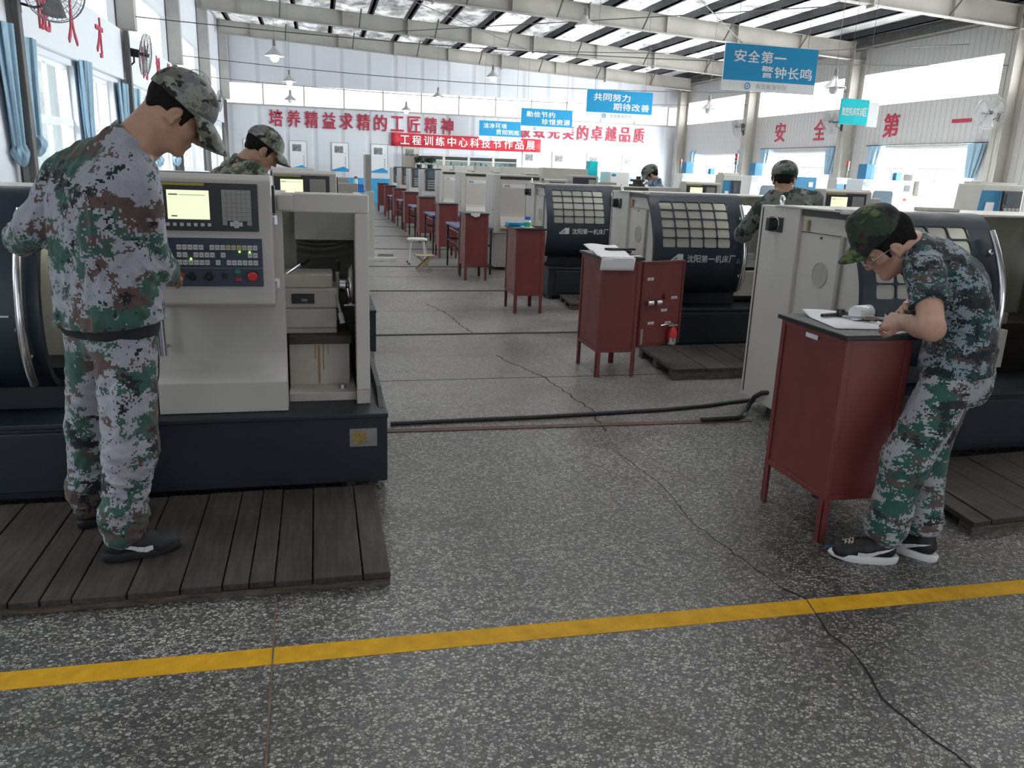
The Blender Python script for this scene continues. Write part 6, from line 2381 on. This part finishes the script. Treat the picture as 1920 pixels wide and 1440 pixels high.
# ---- man with glasses on the right: short sleeved shirt, bent over the first cabinet
def worker_right():
    d = unit(V3(-.76, .65, 0))
    lat = V3(d[1], -d[0], 0)
    J = dict(pelvis=V3(2.590, 2.755, .80), waist=V3(2.588, 2.745, .975), chest=V3(2.490, 2.775, 1.165), neck=V3(2.338, 2.80, 1.298),
             shL=V3(2.262, 2.630, 1.225), elL=V3(2.165, 2.435, 1.045), wrL=V3(2.262, 2.690, 1.020), shR=V3(2.560, 2.925, 1.215), elR=V3(2.815, 2.945, 1.085), wrR=V3(2.520, 2.985, 1.035),
             hipL=V3(2.535, 2.690, .80), knL=V3(2.335, 2.645, .455), anL=V3(2.292, 2.650, .105), hipR=V3(2.650, 2.815, .80), knR=V3(2.580, 2.815, .44), anR=V3(2.492, 2.665, .105))
    J['seat'] = V3(2.655, 2.735, .745)
    J['head'] = V3(2.215, 2.80, 1.312)
    org = V3(2.42, 2.66, 0)
    R = frame((-.90, .43), math.radians(40), math.radians(-4))
    r = thing('person', 'person with glasses in short sleeved camouflage bending over the first red cabinet', 'person', org)
    lo, hi = bounds(J)
    lo[2] = .03
    B = body_field(J, lat, .0048, lo, hi)
    head_prims(B, J['head'], R, J['neck'])
    B.cap(J['neck'] + V3(.01, 0, -.01), J['head'] + R @ V3(-.05, 0, -.03), .062, .058, .03)
    # bare arms, fuller than the default
    for s_ in 'LR':
        B.cap(J['sh' + s_], J['el' + s_], .052, .037, .02)
        B.cap(J['el' + s_], J['el' + s_] + (J['wr' + s_] - J['el' + s_]) * .45, .037, .041, .02)
        B.cap(J['el' + s_] + (J['wr' + s_] - J['el' + s_]) * .3, J['wr' + s_], .042, .028, .02)
    hand_prims(B, J['wrL'], V3(-.25, .90, -.10), V3(.75, .10, -.65), 1, (.60, .95, .70), .05, 1.0, 1.0)
    hand_prims(B, J['wrR'], V3(-.80, -.35, -.15), V3(.35, -.65, -.50), -1, (.60, .90, .70), .05, 1.0, 1.0)
    B.build('body', 'skin_light', r, org, 2)
    eyes(r, J['head'], R, org)
    lo, hi = bounds(J, .2)
    lo[2] = .68
    K = Field(lo, hi, .005)
    prof = [(.072, .128), (.072, .126), (.072, .122), (.070, .122), (.078, .124), (.085, .122), (.088, .112), (.058, .084), (.02, .066)]
    torso(K, J, .006, lat, prof, .045, .88)
    K.cap(J['neck'] - lat * .02, J['shL'], .070, .068, .035).cap(J['neck'] + lat * .02, J['shR'], .070, .068, .035)
    K.cap(J['chest'] - d * .04, (J['chest'] + J['neck']) / 2 - d * .03, .112, .10, .05)
    sleeve_arm(K, J, 'L', .018, .025, upper_only=.62)
    sleeve_arm(K, J, 'R', .018, .02, upper_only=.55)
    K.cap(J['neck'], J['neck'] + unit(J['head'] - J['neck']) * .09, .060, .066, .006, 'sub')
    K.folds(.0045, 23, 9, (.06, .16), 1.5)
    # soft cross folds at the waist
    for t, a in ((.02, .0), (.30, .4), (.55, -.3)):
        c = J['pelvis'] + (J['waist'] - J['pelvis']) * t
        K.cap(c - lat * .07 + V3(0, 0, .02 * a), c + lat * .07, .131, None, .012)
    K.plane(V3(2.59, 2.75, .812), V3(.05, 0, -1))
    K.build('shirt', 'camo_digital_tee', r, org, 3)
    T = trousers_field(J, lat, .0055, (.112, .095, .078, .066), .018, .87, 9, True, .005)
    T.build('trousers', 'camo_digital_trousers', r, org, 3)
    MB().tube([tuple(J['hipL'] + V3(-.085, -.06, .045) - org + V3(0, 0, -.0)), tuple(J['hipL'] + V3(-.075, -.075, .0) - org), tuple(J['hipL'] + V3(-.055, -.09, -.035) - org)], .006, 6).build('pocket_edge', 'black_cloth', r, smooth=60)
    shoe(r, V3(2.345, 2.612, 0), (-.92, .39), 1, org, .27, white_sole=True, swoosh_sides=(1, -1))
    shoe(r, V3(2.516, 2.582, 0), (-.42, .90), 1, org, .27, white_sole=True, swoosh_sides=(1, -1))
    cap_and_hair(r, J['head'], R, org, 'camo_woodland', crown=(.104, .088, .080), zc=.072, brim_len=.080, brim_drop=.16, tall=.060, zb=.050, tilt=-.22, cx=.010)
    # wire glasses
    c = J['head']
    g = MB()

    def p(x, y, z):
        return tuple(c + R @ V3(x, y, z) - org)
    for s_ in (-1, 1):
        g.tube([p(.112 + .0 * k, s_ * .033 + .023 * math.cos(2 * PI * k / 20), -.008 + .018 * math.sin(2 * PI * k / 20)) for k in range(20)], .0016, 6, closed=True)
        g.tube([p(.112, s_ * .056, -.004), p(.10, s_ * .073, .0), p(.03, s_ * .080, .004), p(-.01, s_ * .083, .004), p(-.03, s_ * .082, -.012)], .0016, 6)
    g.tube([p(.112, -.010, -.004), p(.118, 0, .0), p(.112, .010, -.004)], .0016, 6)
    gl = g.build('eyeglasses', 'glasses_wire', r, smooth=60)
    l = MB()
    for s_ in (-1, 1):
        l.add([p(.112, s_ * .033 + .022 * math.cos(2 * PI * k / 16), -.008 + .017 * math.sin(2 * PI * k / 16)) for k in range(16)], [list(range(16))])
    l.build('lens', 'window_glass', gl)
    return r


# ---- workers behind: built the same way, coarser
def worker_small(name_label, d, J, R, org, top_mat, trouser_mat, cap_mat, h=.009, cap_kw=None, hands=True, hem=.80):
    lat = V3(d[1], -d[0], 0)
    r = thing('person', name_label, 'person', org)
    lo, hi = bounds(J)
    lo[2] = .03
    B = body_field(J, lat, h * .75, lo, hi)
    head_prims(B, J['head'], R, J['neck'])
    for s_, sg in (('L', 1), ('R', -1)):
        dd = unit(J['wr' + s_] - J['el' + s_])
        hand_prims(B, J['wr' + s_], dd, unit(np.cross(dd, V3(0, 0, 1))) * sg + V3(0, 0, -.4), sg, (.5, .8, .6), .06)
    B.build('body', 'skin_tan', r, org, 2)
    lo, hi = bounds(J, .2)
    lo[2] = hem - .1
    K = Field(lo, hi, h)
    prof = [(.078, .124), (.078, .124), (.072, .120), (.078, .120), (.085, .120), (.094, .116), (.092, .104), (.060, .080), (.02, .066)]
    torso(K, J, .008, lat, prof, .045, .86)
    K.cap(J['neck'] - lat * .01, J['shL'], .070, .072, .035).cap(J['neck'] + lat * .01, J['shR'], .070, .072, .035)
    for s_ in 'LR':
        sleeve_arm(K, J, s_, .022, .025, .92)
    ax = unit(J['head'] + R @ V3(-.05, 0, -.04) - J['neck'])
    K.cap(J['neck'] - ax * .01, J['neck'] + ax * .050, .084, .076, .02, flat='b')
    K.cap(J['neck'] + ax * .025, J['neck'] + ax * .10, .056, .066, .006, 'sub')
    K.folds(.006, 31, 9, (.07, .18), .9)
    K.plane(V3(0, 0, hem), V3(0, 0, -1))
    K.build('jacket', top_mat, r, org, 2)
    T = trousers_field(J, lat, h, (.105, .092, .082, .075), .014, hem + .03, 13, False, .004)
    T.build('trousers', trouser_mat, r, org, 2)
    for s_ in 'LR':
        a = J['an' + s_]
        shoe(r, V3(a[0] - d[0] * .06, a[1] - d[1] * .06, org[2]), (d[0], d[1]), 1, org, .27, lace=False, swoosh_sides=())
    cap_and_hair(r, J['head'], R, org, cap_mat, h=.007, **(cap_kw or {}))
    return r


def standing(base, d, hz, lean=.0, sw=.20, hipz=.88):
    """default joints for a figure standing at base facing d"""
    lat = V3(d[1], -d[0], 0)
    b = V3(base[0], base[1], 0)
    J = {}
    J['pelvis'] = b + V3(0, 0, hipz + .05)
    J['waist'] = b + d * lean * .25 + V3(0, 0, hipz + .05 + (hz - hipz) * .33)
    J['chest'] = b + d * lean * .6 + V3(0, 0, hipz + .05 + (hz - hipz) * .62)
    J['neck'] = b + d * lean * 1.0 + V3(0, 0, hipz + .05 + (hz - hipz) * .86)
    for s_, g in (('L', -1), ('R', 1)):
        J['sh' + s_] = b + d * lean * .85 + lat * g * sw + V3(0, 0, J['neck'][2] - .10)
        J['hip' + s_] = b + lat * g * .085 + V3(0, 0, hipz)
        J['kn' + s_] = b + lat * g * .10 + d * .02 + V3(0, 0, .48)
        J['an' + s_] = b + lat * g * .11 - d * .02 + V3(0, 0, .10)
        J['el' + s_] = J['sh' + s_] + lat * g * .06 + d * .06 + V3(0, 0, -.27)
        J['wr' + s_] = J['el' + s_] + d * .22 - lat * g * .03 + V3(0, 0, .0)
    return J


worker_left()
worker_right()

d2 = unit(V3(.90, .43, 0))
J2 = standing((-.56, 5.33), d2, 1.62, .14)
J2['neck'], J2['head'] = V3(-.452, 5.32, 1.505), V3(-.325, 5.33, 1.607)
J2['chest'] = V3(-.53, 5.33, 1.36)
worker_small('person in dark leaf camouflage behind the front lathe, looking down at the second one', d2, J2, frame((.95, .3), math.radians(33)), V3(-.56, 5.33, 0), 'camo_leaf', 'camo_leaf', 'camo_cap', .008, dict(brim_drop=.2, crown=(.120, .098, .100)), hem=.85)

d3 = unit(V3(-.80, .60, 0))
J3 = standing((4.72, 10.85), d3, 1.50, .14, .20, .84)
J3['shL'][2] += .035
J3['shR'][2] += .035
J3['neck'], J3['head'] = V3(4.665, 10.9, 1.450), V3(4.590, 10.93, 1.545)
worker_small('person in blue camouflage bending over a machine far behind the dark door lathes', d3, J3, frame((-.95, .30), math.radians(28)), V3(4.72, 10.85, 0), 'camo_blue', 'camo_blue', 'camo_gray_green', .010, dict(brim_drop=.25, crown=(.126, .105, .10)), hem=.78)

d4 = unit(V3(.38, .92, 0))
J4 = standing((3.66, 5.86), d4, 1.55, .05, .195, .86)
J4['anL'][2] = J4['anR'][2] = .20
J4['neck'], J4['head'] = V3(3.645, 5.885, 1.425), V3(3.632, 5.93, 1.555)
J4['shL'], J4['elL'], J4['wrL'] = V3(3.462, 5.93, 1.325), V3(3.43, 6.12, 1.10), V3(3.60, 6.38, 1.15)
worker_small('person in gray green camouflage with the back turned, hand on the second dark door', d4, J4, frame((.50, .86), math.radians(6)), V3(3.66, 5.86, .095), 'camo_gray_green', 'camo_gray_green', 'camo_gray_green', .009, dict(brim_drop=.1, crown=(.126, .104, .098), zb=.015), hem=.80)
# steel caliper in the hands of the man with glasses
cp = thing('caliper', 'steel caliper held by the man with glasses over the cabinet', 'caliper', (2.27, 2.855, 1.005), math.radians(160))
MB().box(-.03, .15, -.003, .003, -.005, .005).prism([(-.03, .005), (-.018, .005), (-.018, .022), (-.03, .015)], 'Y', -.003, .003).prism([(-.03, -.005), (-.018, -.005), (-.024, -.022)], 'Y', -.003, .003).build('caliper_beam', 'steel', cp, bevel=.001)
MB().box(.02, .06, -.005, .005, -.009, .009).build('slider', 'steel', cp, bevel=.001)
